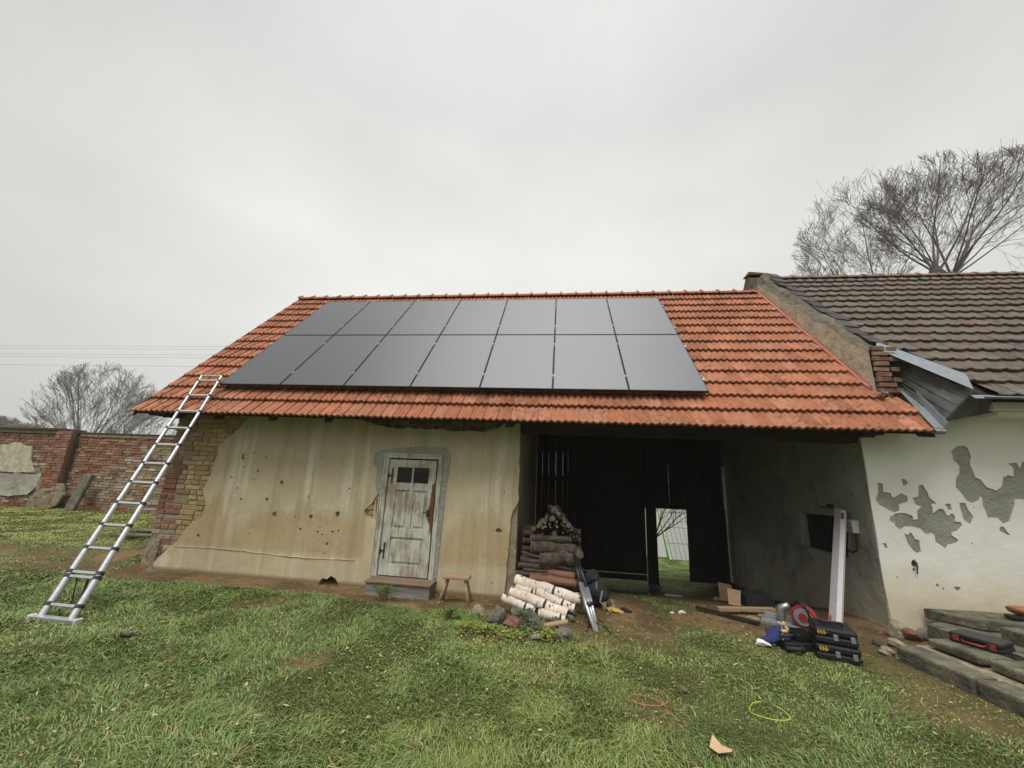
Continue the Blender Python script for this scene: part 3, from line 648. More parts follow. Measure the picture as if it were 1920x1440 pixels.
for zc in (1.50, .47):
    h = MB().tube([(lx0 + .004, y0 - .012, zc - .03), (lx0 + .004, y0 - .012, zc + .03)], .011, 8)
    h.box((lx0 + .004, y0 - .012, zc - .012), (lx0 + .07, y0 - .002, zc + .012)); h.box((lx0 + .045, y0 - .010, zc - .10), (lx0 + .068, y0 - .002, zc + .11))
    h.build('hinge', 'iron', door, bevel=.002)
tw = MB(); spl = [(lx1 - .035, 1.40), (lx1 - .002, 1.42), (lx1 + .004, 1.20), (lx1 + .004, .86), (lx1 - .01, .70), (lx1 - .04, .86), (lx1 - .07, .92), (lx1 - .085, 1.02), (lx1 - .05, 1.15)]
tw.poly(wob([Vector((a, y0 - .003, b)) for a, b in spl], .006, 4, .04), [], (0, .003, 0)); tw.build('splintered_edge', 'rust', door)
lk = MB().box((lx1 - .095, y0 - .012, .965), (lx1 - .035, y0 - .003, 1.045)).tube([(lx1 - .06, y0 - .012, 1.02), (lx1 - .06, y0 - .045, 1.02), (lx1 - .13, y0 - .05, 1.012)], .007, 6)
lk.build('lock', 'iron', door, bevel=.002)
MB().box((DX0 - .02, .53, DZ0 - .1), (DX1 + .02, .58, DZ1 + .1)).build('room_dark_sheet', 'soildark', shed)  # near-black sheet painted as the unlit room behind the door

# ---- gate at the back of the passage
GY = 4.6
gate = MB()
def planks(mb, xa, xb, za, zb, seed, gap=.006):
    rn = random.Random(seed); x = xa
    while x < xb - .02:
        w = rn.uniform(.13, .19); xe = min(x + w, xb); yy = GY + rn.uniform(-.006, .006)
        mb.box((x + gap * rn.uniform(.3, 1.3), yy, za + rn.uniform(-.01, .01)), (xe - gap * rn.uniform(.0, .8), yy + .025, zb)); x = xe
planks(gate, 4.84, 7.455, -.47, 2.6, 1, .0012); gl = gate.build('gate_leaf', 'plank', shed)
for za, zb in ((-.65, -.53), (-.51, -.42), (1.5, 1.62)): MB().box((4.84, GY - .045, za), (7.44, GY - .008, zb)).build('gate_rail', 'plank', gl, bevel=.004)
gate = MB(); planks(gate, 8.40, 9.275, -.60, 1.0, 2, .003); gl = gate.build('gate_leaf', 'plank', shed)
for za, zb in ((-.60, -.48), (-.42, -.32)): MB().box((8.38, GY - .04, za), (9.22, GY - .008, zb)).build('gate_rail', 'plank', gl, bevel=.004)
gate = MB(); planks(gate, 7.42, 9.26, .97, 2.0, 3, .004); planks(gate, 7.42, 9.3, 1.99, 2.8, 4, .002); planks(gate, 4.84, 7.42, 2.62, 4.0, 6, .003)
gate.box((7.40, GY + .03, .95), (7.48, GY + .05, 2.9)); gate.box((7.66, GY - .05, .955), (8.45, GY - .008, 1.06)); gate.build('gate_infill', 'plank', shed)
MB().box((7.475, GY - .10, -.9), (7.685, GY + .06, 3.2), j=.008).build('gate_post', 'plank', shed, bevel=.015)
MB().blob((7.58, GY - .06, -.78), (.19, .14, .12), 5, 2).build('post_footing', 'stone', shed)
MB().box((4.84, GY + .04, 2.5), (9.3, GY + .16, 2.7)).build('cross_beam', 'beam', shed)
up = MB().poly([(4.83, GY + .03, 2.61), (9.3, GY + .03, 2.61), (9.3, GY + .03, 3.55), (4.83, GY + .03, 3.55)], [], (0, .02, 0)); up.build('upper_boarding', 'beam', shed)

# ============================================================ SOLAR PANELS
PW, PH = 1.058, 1.7267
U_ = Vector((1, 0, 0)); V_ = Vector((0, CT, ST)); N_ = Vector((0, -ST, CT)); P0 = Vector((0, 0, 2.8))
def make_panel():
    t = thing('solar_panel', '', 'solar panel', (0, 0, 0))
    w, h, d, b = PW - .012, PH - .02, .035, .011
    fr = MB()
    for (u0, v0, u1, v1) in ((0, 0, w, b), (0, h - b, w, h), (0, b, b, h - b), (w - b, b, w, h - b)):
        fr.obox(U_ * u0 + V_ * v0 - N_ * d, U_ * (u1 - u0), V_ * (v1 - v0), N_ * d)
    fr.build('frame', 'frame', t, local=True)
    MB().obox(U_ * b + V_ * b - N_ * .012, U_ * (w - 2 * b), V_ * (h - 2 * b), N_ * .0105).build('glass', 'glass', t, local=True)
    return t
pp = make_panel(); pnames = ['leftmost', 'second', 'third', 'fourth (middle)', 'fifth', 'sixth', 'rightmost']
def clampmb(u, v): 
    return MB().obox(U_ * (u - .018) + V_ * (v - .03) - N_ * .004, U_ * .036, V_ * .06, N_ * .007).tube([U_ * u + V_ * v + N_ * .003, U_ * u + V_ * v + N_ * .012], .007, 6)
for r in range(2):
    for c in range(7):
        t = pp if (r, c) == (0, 0) else copytree(pp)
        t.location = P0 + U_ * (c * PW) + V_ * (r * PH)
        t['label'] = f'dark solar panel, {pnames[c]} from the left in the {"lower" if r == 0 else "upper"} row on the orange roof'
        t['group'] = 'solar panels on the orange roof'
        for v in (.36, 1.36):
            o = clampmb(PW - .006, v).build('clamp', 'clamp', t, local=True)
        if c == 0:
            for v in (.36, 1.36): clampmb(-.008, v).build('clamp', 'clamp', t, local=True)
for i, v in enumerate((.36, 1.36, .36 + PH, 1.36 + PH)):
    a = P0 + U_ * -.03 + V_ * (v - .02) - N_ * .075
    one(MB().obox(a, U_ * (7 * PW + .07), V_ * .04, N_ * .038), 'mounting_rail', 'alu', f'thin aluminium rail hidden under the solar panels, {["lowest", "second from the eave", "third from the eave", "topmost"][i]}', 'mounting rail', 'rails under the solar panels')

# ============================================================ FARMHOUSE
T2 = math.atan2(6.0 - 2.77, 3.15); C2, S2, TT2 = math.cos(T2), math.sin(T2), math.tan(T2)
def zd(y): return 2.77 + (y + .3) * TT2
def DRp(x, y, off=0): return hit(x, y, (0, -S2, C2), Vector((0, -.3, 2.77)) + Vector((0, -S2, C2)) * off)
def ROp(x, y, off=0): return hit(x, y, (0, -ST, CT), Vector((0, .088, 2.718)) + Vector((0, -ST, CT)) * off)
fh = thing('farmhouse', 'whitewashed farmhouse with flaking paint and weathered brown tile roof', 'house', (9.3, .2, 0))
W_ = lambda zx, zy: F(1600 + zx / 4.5, 780 + zy / 4.5)
flakes = [
 [(200,560),(245,570),(250,640),(310,650),(330,690),(400,650),(455,680),(455,725),(385,745),(385,800),(350,815),(300,795),(250,765),(215,750),(185,705),(205,650)],
 [(400,530),(440,535),(458,570),(420,592)],
 [(545,590),(580,578),(620,640),(640,690),(700,738),(655,745),(670,820),(720,780),(760,790),(790,845),(830,820),(858,850),(855,890),(905,895),(915,930),(880,970),(825,985),(830,1010),(885,1045),(875,1070),(800,1085),(780,1125),(735,1090),(690,1060),(680,1010),(655,985),(640,1000),(600,990),(560,950),(500,935),(440,930),(400,960),(350,930),(345,905),(300,880),(310,850),(360,820),(440,820),(500,845),(505,875),(540,870),(535,800),(570,765),(520,745),(495,690),(545,680)],
 [(425,985),(450,1005),(485,980),(520,1040),(555,1050),(570,1145),(540,1160),(500,1130),(460,1080)],
 [(890,735),(940,733),(965,790),(1010,850),(1000,890),(985,915),(930,880)], [(770,745),(815,738),(830,790),(800,795)],
 [(820,300),(870,255),(930,250),(965,270),(990,350),(985,420),(1030,520),(1070,535),(1120,600),(1200,630),(1245,600),(1260,520),(1300,500),(1350,510),(1345,440),(1305,400),(1370,395),(1405,440),(1415,400),(1470,360),(1560,420),(1600,560),(1540,690),(1480,730),(1430,705),(1360,700),(1345,800),(1320,890),(1265,912),(1215,860),(1130,860),(1090,760),(1080,690),(1065,680),(1060,710),(1010,735),(950,715),(915,660),(860,600),(860,530),(890,480),(890,420),(840,370)],
 [(1230,940),(1260,930),(1325,1005),(1290,1000),(1230,968)], [(245,1070),(275,1075),(288,1115),(270,1120)], [(850,1435),(905,1445),(900,1465),(850,1460)]]
fl_ = [wob([W_(*p) for p in f_], .007, i, .05) for i, f_ in enumerate(flakes)]
fl_ = [[Vector((p.x, .2, p.z)) for p in f_] for f_ in fl_]
for i, (a_, b_, r_) in enumerate(((1714, 1057, .035), (1713, 1068, .02), (1682, 1082, .010), (1757, 1098, .018), (1768, 1104, .012), (1822, 1019, .010), (1825, 951, .007), (1795, 1105, .02))): fl_.append([Vector((p.x, .2, p.z)) for p in ring(a_, b_, r_, F, 8, i + 40)])
so_ = [(9.298, -.3), (9.31, .1), (9.302, .3), (9.292, .62), (9.300, .95), (9.296, 1.4), (9.306, 1.8), (9.300, 2.2), (9.308, 2.62), (16, 2.62), (16, -.3)]
sk = wob([Vector((a, .2, b)) for a, b in so_], .004, 9, .15)
MB().poly([p + Vector((0, -.006, 0)) for p in sk], [[p + Vector((0, -.006, 0)) for p in f_] for f_ in fl_], (0, .0125, 0)).build('whitewash', 'white', fh)
wh = [(9.3, .207, -1.5), (9.3, 5.4, -1.5), (9.3, 5.4, 2.62), (9.3, 2.8, 5.40), (9.3, .207, 2.64)]
hat = [AX(*p, 9.3) for p in ((1498, 961), (1590, 970), (1590, 1046), (1556, 1039), (1530, 1030), (1503, 1023))]
hat = [(9.3, p.y, p.z) for p in hat]
MB().poly(wh, [hat], (.255, 0, 0), grid=.11, amp=.016).build('passage_wall', 'grey', fh)
MB().box((9.556, .207, -.4), (16, .42, 2.62)).box((9.96, .21, 2.622), (16, .42, 3.0)).build('front_wall', 'chip', fh)
MB().box((9.44, .6, .55), (9.50, 1.9, 1.35)).build('hatch_dark_sheet', 'soildark', fh)  # near-black sheet painted as the darkness inside the hatch opening
MB().box((15.9, .43, -.4), (16, 5.4, 5)).build('far_wall', 'chip', fh)
hb = MB()
for k in range(5): hb.box((9.40, .70 + k * .21, .62), (9.425, .895 + k * .21, 1.24), j=.008)
hb.build('hatch_plank', 'plank', fh)
# parapet of the party gable wall: plaster strip then mortar weathering
pa = MB(); pm = MB(); ysn = np.linspace(.22, 2.86, 44)
def loft(mb, rows, amp, c=None):
    o = len(mb.v); n = len(rows[0]); vs = [Vector(p) + Vector([random.uniform(-amp, amp) for _ in range(3)]) for r_ in rows for p in r_]
    mb.add(vs, [(i * n + j, i * n + j + 1, (i + 1) * n + j + 1, (i + 1) * n + j) for i in range(len(rows) - 1) for j in range(n - 1)], c)
rowsA = []; rowsB = []
for y in ysn:
    t = (y - .22) / 2.6; zB = 3.44 + (5.85 - 3.44) * t + .02 * math.sin(y * 9)
    rowsA.append([(9.604 + .0 * t, y, zo(y) - .1 + (zB - zo(y) + .1) * k) for k in np.linspace(0, 1, 5)])
    zC = zd(y) + .11 + .03 * math.sin(y * 7 + 1)
    rowsB.append([(9.60, y, zB), (9.66, y + .01, zB + .05), (9.70, y, zB + (zC - zB) * .5 + .03), (9.77, y, zB + (zC - zB) * .8 + .02), (9.83, y, zC - .02), (9.99, y, zd(y) - .05)])
loft(pa, rowsA, .006); pa.build('parapet_plaster', 'palestrip', fh, smooth=True)
loft(pm, rowsB, .008); pm.build('parapet_mortar', 'darkmortar', fh, smooth=False)
MB().poly([(9.61, .23, 2.7), (9.61, 2.8, 5.5), (9.61, 3.2, 5.3), (9.61, 5.4, 2.9), (9.61, 5.4, 2.6), (9.61, .23, 2.6)], [], (.33, 0, 0)).build('parapet_core', 'mortar', fh)
MB().poly([(9.50, 2.72, 5.5), (9.50, 2.86, 6.02), (9.50, 3.05, 6.12), (9.50, 3.35, 5.75), (9.50, 3.6, 5.2), (9.50, 3.2, 5.2)], [], (.34, 0, 0)).build('gable_peak', 'darkmortar', fh, bevel=.02)
MB().box((9.47, 2.84, 6.10), (9.88, 3.10, 6.135), j=.02).build('mortar_cap', 'darkmortar', fh)
eb = MB(); z = 2.86; r = 0
while z < 3.46:
    eb.box((9.615 + .01 * (r % 2), .17 + random.uniform(-.02, .03), z), (9.80 + random.uniform(-.02, .03), .225, z + .058), random.choice(((.24, .125, .08), (.28, .17, .11), (.20, .105, .07))), j=.007)
    if r % 2 == 0: eb.box((9.82, .19, z), (9.93, .225, z + .058), (.25, .15, .10), j=.006)
    z += .074; r += 1
eb.build('end_bricks', 'brick', fh, bevel=.006, seg=1)
# brown roof
def vergex(y): return 9.86 if y > .6 else 9.99 + (.6 - y) / .88 * .30
dc = ((.155, .122, .10), (.145, .118, .097), (.16, .122, .10), (.135, .113, .096), (.16, .135, .105), (.168, .115, .095), (.15, .128, .10))
SD = (2.85 + .3) / C2; ND = 16; PD = SD / ND
db = MB(); rnk = random.Random(2)
tiles(db, 9.86, 16.2, ND, PD, .195, -.3, 2.77 - .05, C2, S2, prof_d, dc, .052, .006, keep=lambda x, c: x - .08 > vergex(-.3 + (c + .3) * PD * C2) or c > 13, th=.028, jit=.004)
for c in range(4, 16):      # dark slabs along the ragged verge
    y = -.3 + c * PD * C2; s = c * PD
    for e_ in range(1):
        xo = 9.79 + random.uniform(-.05, .05); k = random.uniform(.7, 1.2)
        o = Vector((xo, y - .03, zd(y - .03) + .115 - e_ * .03))
        db.obox(o, (.22, 0, random.uniform(-.05, -.03)), Vector((0, C2, S2 - .07)) * (PD + .06), Vector((0, -S2, C2)) * .02, (.085 * k, .075 * k, .075 * k))
db.build('roof_tiles', 'dtile', fh, recalc=False)
sh = MB()
for sg in (1, -1):
    yb = 2.85 - sg * 3.1; zb = zd(-.25) - .07
    sh.box8([(9.97 if sg < 0 else 10.3, yb, zb - .03), (16.2, yb, zb - .03), (16.2, 2.85, 5.9), (9.97, 2.85, 5.9), (9.97 if sg < 0 else 10.3, yb, zb), (16.2, yb, zb), (16.2, 2.85, 5.93), (9.97, 2.85, 5.93)])
sh.build('roof_boarding', 'beam', fh)
rd = MB(); tiles(rd, 9.96, 16.2, ND, PD, .39, 6.0, 2.72, C2, S2, lambda u: .012 * math.cos(4 * math.pi * u), dc, .05, .006, back=True); rd.build('rear_tiles', 'dtile', fh, recalc=False)
rc = MB(); x = 9.95
while x < 16.2:
    vs = []; n = 9; k = random.uniform(.8, 1.15); c = random.choice(((.27 * k, .16 * k, .125 * k), (.24 * k, .19 * k, .15 * k)))
    for (xx, rr) in ((x, .095), (x + .05, .092), (x + .06, .078), (x + .36, .082)):
        for q_ in range(n):
            a = math.pi * q_ / (n - 1); vs.append((xx, 2.85 + math.cos(a) * rr * 1.3, 5.94 + math.sin(a) * rr))
    rc.add(vs, [(r_ * n + k2, r_ * n + k2 + 1, (r_ + 1) * n + k2 + 1, (r_ + 1) * n + k2) for r_ in range(3) for k2 in range(n - 1)] + [tuple(range(n))], c); x += .345
rc.build('ridge_tiles', 'dtile', fh, recalc=False)
# zinc verge flashing, boarded cheek, zinc valley channel
up2 = Vector((0, -S2, C2))
P = [DRp(*p, .07) for p in ((1642, 641), (1811, 703), (1825, 731), (1643, 655))]
fm = MB().box8([P[3], P[2], P[1], P[0], P[3] + up2 * .012, P[2] + up2 * .012, P[1] + up2 * .012, P[0] + up2 * .012])
fm.build('verge_flashing', 'zinc', fh, bevel=.004)
T0 = DRp(1646, 658, 0) ; T1 = DRp(1824, 733, .02); L0 = ROp(1652, 700, .03); L1 = AY(1770, 791, -.27); C_ = AY(1893, 767, .12)
def lerp(a, b, t): return a + (b - a) * t
for i in range(4):
    t0, t1 = i / 4 + .006, (i + 1) / 4 - .006
    MB().box8([lerp(L0, T0, t0), lerp(L1, T1, t0), lerp(L1, T1, t0) + Vector((.02, .004, -.0)), lerp(L0, T0, t0) + Vector((.02, .004, 0)),
               lerp(L0, T0, t1), lerp(L1, T1, t1), lerp(L1, T1, t1) + Vector((.02, .004, 0)), lerp(L0, T0, t1) + Vector((.02, .004, 0))]).build('cheek_board', 'board', fh, bevel=.003)
MB().box8([L0, L1, L1 + Vector((.03, .05, 0)), L0 + Vector((.05, .05, 0)), T0, T1, T1 + Vector((.03, .05, 0)), T0 + Vector((.05, .05, 0))])
for i in range(3):
    t0, t1 = i / 3 + .004, (i + 1) / 3 - .004
    a, b, c_, d = lerp(L1, T1, t0), lerp(L1, T1, t1), lerp(L1 * .0 + C_, C_, 0), None
    q0, q1 = lerp(L1, C_, t0), lerp(L1, C_, t1)
so2 = MB(); w_ = Vector((0, .0, .02))
a, b, c_ = L1, C_, T1
so2.add([a, b, c_, a + w_, b + w_, c_ + w_], [(2, 1, 0), (3, 4, 5), (0, 1, 4, 3), (1, 2, 5, 4), (2, 0, 3, 5)])
so2.build('soffit_board', 'board', fh)
zc = MB(); a = ROp(1648, 692, .03); b = ROp(1752, 803, .03); nO = Vector((0, -ST, CT)); dx = Vector((.10, 0, 0))
zc.obox(a, b - a, dx, nO * .006); zc.obox(a + dx, b - a, (.006, 0, 0), nO * .085); zc.obox(b, (b - a).normalized() * .05, dx + Vector((.006, 0, 0)), -nO * .05)
zc.build('valley_channel', 'zinc', fh, bevel=.002)
MB().tube([(10.30, -.36, 2.70), (16.2, -.36, 2.68)], .012, 6).obox((10.2, -.36, 2.68), (6, 0, 0), (0, .05, .05), (0, 0, .004)).build('gutter', 'zinc', fh)
MB().box((10.62, -.10, 2.60), (16, .199, 2.70)).box((10.72, -.04, 2.54), (16, .199, 2.598)).build('cornice', 'white', fh, bevel=.01)
for x in (11.25, 12.1, 12.95, 13.8, 14.6): MB().box((x, -.28, 2.60), (x + .14, -.102, 2.72)).build('rafter_end', 'beam', fh)
mo = MB()
for i in range(9): mo.blob((10.35 + i * .09, -.29, 2.74), (.05, .02, .02), i, 1)
#@@OBJ
GRASS_N = 2700000
def G0(px, py, dz=0):
    z = 0.
    for _ in range(6):
        p = AZ(px, py, z + dz); z = GZ(p.x, p.y)
    return Vector((p.x, p.y, z))
def rotz(a): return Matrix.Rotation(R_(a), 3, 'Z')
def local(t, mb):    # rotate + translate a builder made round the origin into the thing's place (thing keeps no rotation)
    return mb
# ============================================================ GARDEN WALL
gw = thing('garden_wall', 'old red brick garden wall with patchy plaster and dark coping behind the yard', 'brick wall', (-9, 4.6, 0))
def brickface(x0, x1, z0, z1, yf, cols, seed, rowh=.076):
    rn = random.Random(seed); b = MB(); z = z0; r = 0
    while z < z1 - .03:
        x = x0 - rn.uniform(0, .2)
        while x < x1:
            w = rn.choice((.13, .25, .26, .26)); xa, xe = max(x, x0), min(x + w, x1)
            if xe - xa > .04:
                c = rn.choice(cols(x, z)); k = rn.uniform(.75, 1.2); dz = .01 * math.sin(x * 1.3)
                b.box((xa + .006, yf - rn.uniform(0, .03), z + dz + .006), (xe - .006, yf + .03, min(z + rowh - .008, z1) + dz), tuple(v * k for v in c), j=.005)
            x += w
        z += rowh; r += 1
    return b
REDS = ((.30, .125, .075), (.25, .105, .065), (.34, .16, .10), (.28, .15, .10), (.36, .25, .17)); TANS = ((.34, .25, .155), (.30, .215, .135), (.38, .31, .21), (.31, .17, .105), (.48, .44, .36))
def gcol(x, z): 
    n = float(fbm(x * .7, z * 1.1, 4, 3))
    return REDS if n + .12 * (x < -8.8) > .52 else (TANS if n < .47 else REDS + TANS) if z < 1.9 else REDS + ((.30, .22, .15),)
MB().box((-18, 4.5, -.5), (-8.86, 4.9, 2.30)).build('wall_core', 'darkmortar', gw)
MB().box((-8.858, 4.62, -.5), (-.82, 5.1, 2.20)).build('wall_core', 'darkmortar', gw)
brickface(-13.5, -8.86, -.1, 2.20, 4.49, gcol, 1).build('bricks', 'brick', gw)
brickface(-8.85, -4.2, -.1, 2.16, 4.61, gcol, 2).build('bricks', 'brick', gw)
MB().box((-9.35, 4.38, -.1), (-8.80, 4.47, 2.30)).build('pier_core', 'brickred', gw)
brickface(-9.35, -8.80, -.1, 2.28, 4.37, lambda x, z: REDS, 5).build('pier', 'brick', gw)
MB().box((-18, 4.44, 2.20), (-9.36, 4.95, 2.30)).box((-8.79, 4.57, 2.161), (-.82, 5.12, 2.25)).build('mortar_band', 'rubble', gw)
MB().box((-18, 4.36, 2.302), (-9.2, 5.0, 2.36), j=.004).box((-8.9, 4.54, 2.252), (-.82, 5.15, 2.285)).build('coping', 'coping', gw, bevel=.01)
def patch(pxs, Y0, mat, nm, seed, th=.03, amp=.02):
    p = [AY(*q_, Y0) for q_ in pxs]
    MB().poly(wob(p, .02, seed, .12), [], (0, th, 0), grid=.12, amp=amp).build(nm, mat, gw, smooth=False)
patch([(-60, 838), (0, 835), (30, 829), (60, 838), (57, 860), (63, 884), (35, 886), (0, 884), (-60, 880)], 4.44, 'palestrip', 'plaster_patch', 1)
patch([(-60, 889), (0, 887), (40, 889), (78, 889), (68, 912), (50, 928), (20, 930), (-60, 926)], 4.43, 'grey', 'plaster_patch', 2)
patch([(84, 893), (88, 905), (76, 920), (66, 918), (72, 898)], 4.43, 'rubble', 'plaster_patch', 3)
patch([(70, 922), (95, 905), (116, 908), (118, 928), (104, 948), (78, 956), (44, 954), (55, 935)], 4.36, 'rubble', 'plaster_patch', 4, .06, .05)
sl_ = MB(); a = AY(120, 957, 4.25); 
sl_.obox(AY(117, 958, 4.2), (.30, 0, 0), (.0, .10, 0), Vector((.17, .10, .98)))
one(sl_, 'stone_slab', 'stone', 'dark grey stone slab leaning against the brick garden wall', 'stone slab', bevel=.02)
sc_ = MB()
for i in range(6):
    p = G0(232 + i * 5, 1010 + (i % 3) * 3); sc_.obox((p.x - .35, p.y + .02 * i, p.z + .02 + .025 * i), (.75, .12 + random.uniform(-.1, .1), .0), (0, .07, 0), (0, 0, .018))
sc_.build('board_pile', 'board', None); tag(bpy.data.objects['board_pile'], 'small pile of thin grey boards lying on grass behind the shed corner', 'boards')

# ============================================================ BARE TREES
class TreeMB:
    def __init__(s): s.V = []; s.Fq = []; s.n = 0
    def tube(s, P, R, k):
        P = np.array(P); m = len(P); T = np.gradient(P, axis=0); T /= np.linalg.norm(T, axis=1)[:, None] + 1e-9
        a = np.array([.31, .22, .92]) if abs(T[0][2]) < .8 else np.array([.95, .2, .1])
        U = np.cross(T, a); U /= np.linalg.norm(U, axis=1)[:, None] + 1e-9; W = np.cross(T, U)
        an = np.arange(k) * 2 * math.pi / k; R = np.array(R)
        V = P[:, None] + (U[:, None] * np.cos(an)[None, :, None] + W[:, None] * np.sin(an)[None, :, None]) * R[:, None, None]
        s.V.append(V.reshape(-1, 3)); i = np.arange(m - 1)[:, None] * k; j = np.arange(k)[None]; j2 = (j + 1) % k
        s.Fq.append(np.stack([i + j, i + j2, i + k + j2, i + k + j], -1).reshape(-1, 4) + s.n); s.n += m * k
    def build(s, name, mat, parent):
        V = np.concatenate(s.V) - np.array(parent['base']); Q = np.concatenate(s.Fq); me = bpy.data.meshes.new(name)
        me.vertices.add(len(V)); me.vertices.foreach_set('co', V.ravel().astype(np.float32)); me.loops.add(Q.size); me.loops.foreach_set('vertex_index', Q.ravel().astype(np.int32))
        me.polygons.add(len(Q)); me.polygons.foreach_set('loop_start', (np.arange(len(Q)) * 4).astype(np.int32)); me.update(); me.materials.append(MT[mat])
        o = bpy.data.objects.new(name, me); COL.objects.link(o); o.parent = parent; return o
def bare_tree(name, label, base, fork, stems, env_c, env_r, seed, maxlvl=5, r0=.25, twig=.012, mat='twig', kids=(5, 5, 5, 4), group=None, spread=.65, up=.17, trunk=True):
    rn = np.random.default_rng(seed); t = thing(name, label, 'tree', tuple(base), group); tr = TreeMB(); cr = TreeMB()
    base = np.array(base, float); fork = np.array(fork, float); ec = np.array(env_c, float); er = np.array(env_r, float)
    if trunk: tr.tube([base, base * .5 + fork * .5 + rn.normal(0, .05, 3), fork, fork + (0, 0, .2)], [r0 * 1.15, r0 * 1.02, r0, r0 * .7], 9)
    def todist(p, d):      # distance from p along d to the crown envelope
        q = (p - ec) / er; e = d / er; A = e @ e; B = 2 * q @ e; C = q @ q - 1; D = B * B - 4 * A * C
        return (-B + math.sqrt(D)) / (2 * A) if D > 0 else 0
    def branch(p, d, L, r, lvl):
        k = 7 if lvl == 0 else 5 if lvl < 3 else 4 if lvl < maxlvl else 3
        P = [p]; D = [d]; R = [r]
        for i in range(k):
            d = d + rn.normal(0, .10 if lvl else .06, 3) + np.array([0, 0, up * (.6 if lvl == 0 else 1) / k * 3 * (1 - abs(d[2]))]); d = d / np.linalg.norm(d)
            P.append(P[-1] + d * L / k); D.append(d); R.append(max(r * (1 - .8 * (i + 1) / k), twig * .7))
        (cr if lvl else tr if False else cr).tube(P, R, 6 if lvl == 0 else 4 if lvl < 3 else 3)
        if lvl >= maxlvl: return
        nk = kids[min(lvl, len(kids) - 1)]
        for j in range(nk):
            f = .30 + .70 * (j + rn.uniform(0, .8)) / nk; i = min(int(f * k), k - 1); q = P[i] + (P[i + 1] - P[i]) * (f * k - i)
            dd = D[i + 1]; s = np.cross(dd, rn.normal(0, 1, 3)); s /= np.linalg.norm(s)
            ang = rn.uniform(.3, spread); nd = dd * math.cos(ang) + s * math.sin(ang); nd /= np.linalg.norm(nd)
            md = todist(q, nd)
            if md < .15 * er[0] * .2: continue
            LL = min(L * rn.uniform(.45, .72), md * rn.uniform(.6, 1.05))
            if LL < .12: continue
            branch(q, nd, LL * rn.uniform(.7, 1.22), max(np.interp(f, [0, 1], [r, r * .25]) * .5, twig), lvl + 1)
    for (dx, dy, dz, rr, sx) in stems:
        d = np.array([dx, dy, dz], float); d /= np.linalg.norm(d); p = fork + np.array([sx, 0, 0])
        branch(p, d, todist(p, d) * rn.uniform(.8, .95), rr, 0)
    if trunk: tr.build('trunk', 'bark', t)
    cr.build('crown', mat, t); return t
def fan(n, lo, hi, dz, r, seed, sx=0, y=.5):
    rn = random.Random(seed); return [(lo + (hi - lo) * (i + rn.uniform(.2, .8)) / n, rn.uniform(-y, y), dz * rn.uniform(.8, 1.2), r * rn.uniform(.7, 1.2), rn.uniform(-sx, sx)) for i in range(n)]
g_ = 'tall bare trees rising behind the farmhouse roof'
bare_tree('bare_tree', 'bare tree with a wide round twiggy crown, leftmost behind the brown roof', (19.6, 12.5, -.6), (19.6, 12.5, 8.6), fan(9, -1.7, 1.2, 1.2, .038, 3), (19.9, 12.5, 10.4), (3.6, 3.5, 6.2), 5, group=g_, kids=(8, 5, 4, 3), maxlvl=4, twig=.0068, r0=.33)
bare_tree('bare_tree', 'bare tree behind the brown roof whose thick trunk forks just above the ridge', (21.75, 12, -.6), (21.75, 12, 11.0), fan(7, -1.1, .9, 1.1, .045, 4), (22.0, 12, 11.2), (3.4, 3.2, 5.6), 6, group=g_, kids=(8, 5, 4, 3), maxlvl=4, twig=.0068, r0=.24)
bare_tree('bare_tree', 'tallest bare tree with long limbs sweeping right, cut by the photo edge', (22.9, 12.6, -.6), (22.9, 12.6, 11.1), fan(10, -.6, 1.8, 1.1, .05, 8), (25.2, 12.6, 11.2), (5.2, 3.8, 6.0), 7, group=g_, kids=(8, 5, 4, 3), maxlvl=4, twig=.0068, r0=.30)
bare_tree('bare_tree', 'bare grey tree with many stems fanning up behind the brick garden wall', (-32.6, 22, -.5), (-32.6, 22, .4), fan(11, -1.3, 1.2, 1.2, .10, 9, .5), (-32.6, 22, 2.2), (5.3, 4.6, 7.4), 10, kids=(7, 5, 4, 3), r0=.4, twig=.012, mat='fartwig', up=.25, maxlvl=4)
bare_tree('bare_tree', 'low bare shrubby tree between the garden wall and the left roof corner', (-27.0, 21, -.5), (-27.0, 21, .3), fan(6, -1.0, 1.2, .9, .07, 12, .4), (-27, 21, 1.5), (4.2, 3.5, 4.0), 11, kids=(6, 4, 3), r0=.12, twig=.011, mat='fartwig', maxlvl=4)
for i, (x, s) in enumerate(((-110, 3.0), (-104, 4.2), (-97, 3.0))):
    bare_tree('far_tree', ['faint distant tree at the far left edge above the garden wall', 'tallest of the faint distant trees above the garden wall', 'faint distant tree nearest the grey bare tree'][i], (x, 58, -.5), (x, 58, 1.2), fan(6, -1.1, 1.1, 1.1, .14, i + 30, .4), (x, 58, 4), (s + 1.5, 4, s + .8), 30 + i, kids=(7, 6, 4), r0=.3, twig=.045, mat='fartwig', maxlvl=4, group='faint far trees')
bare_tree('bare_shrub', 'thin bare shrub seen through the small door at the back of the passage', (7.93, 5.9, -.8), (7.93, 5.9, .1), fan(7, -.3, 1.6, 1.1, .018, 14, .02), (8.3, 5.9, .6), (.9, .6, 1.2), 15, kids=(5, 4, 3), r0=.045, twig=.004, maxlvl=3)['category'] = 'shrub'
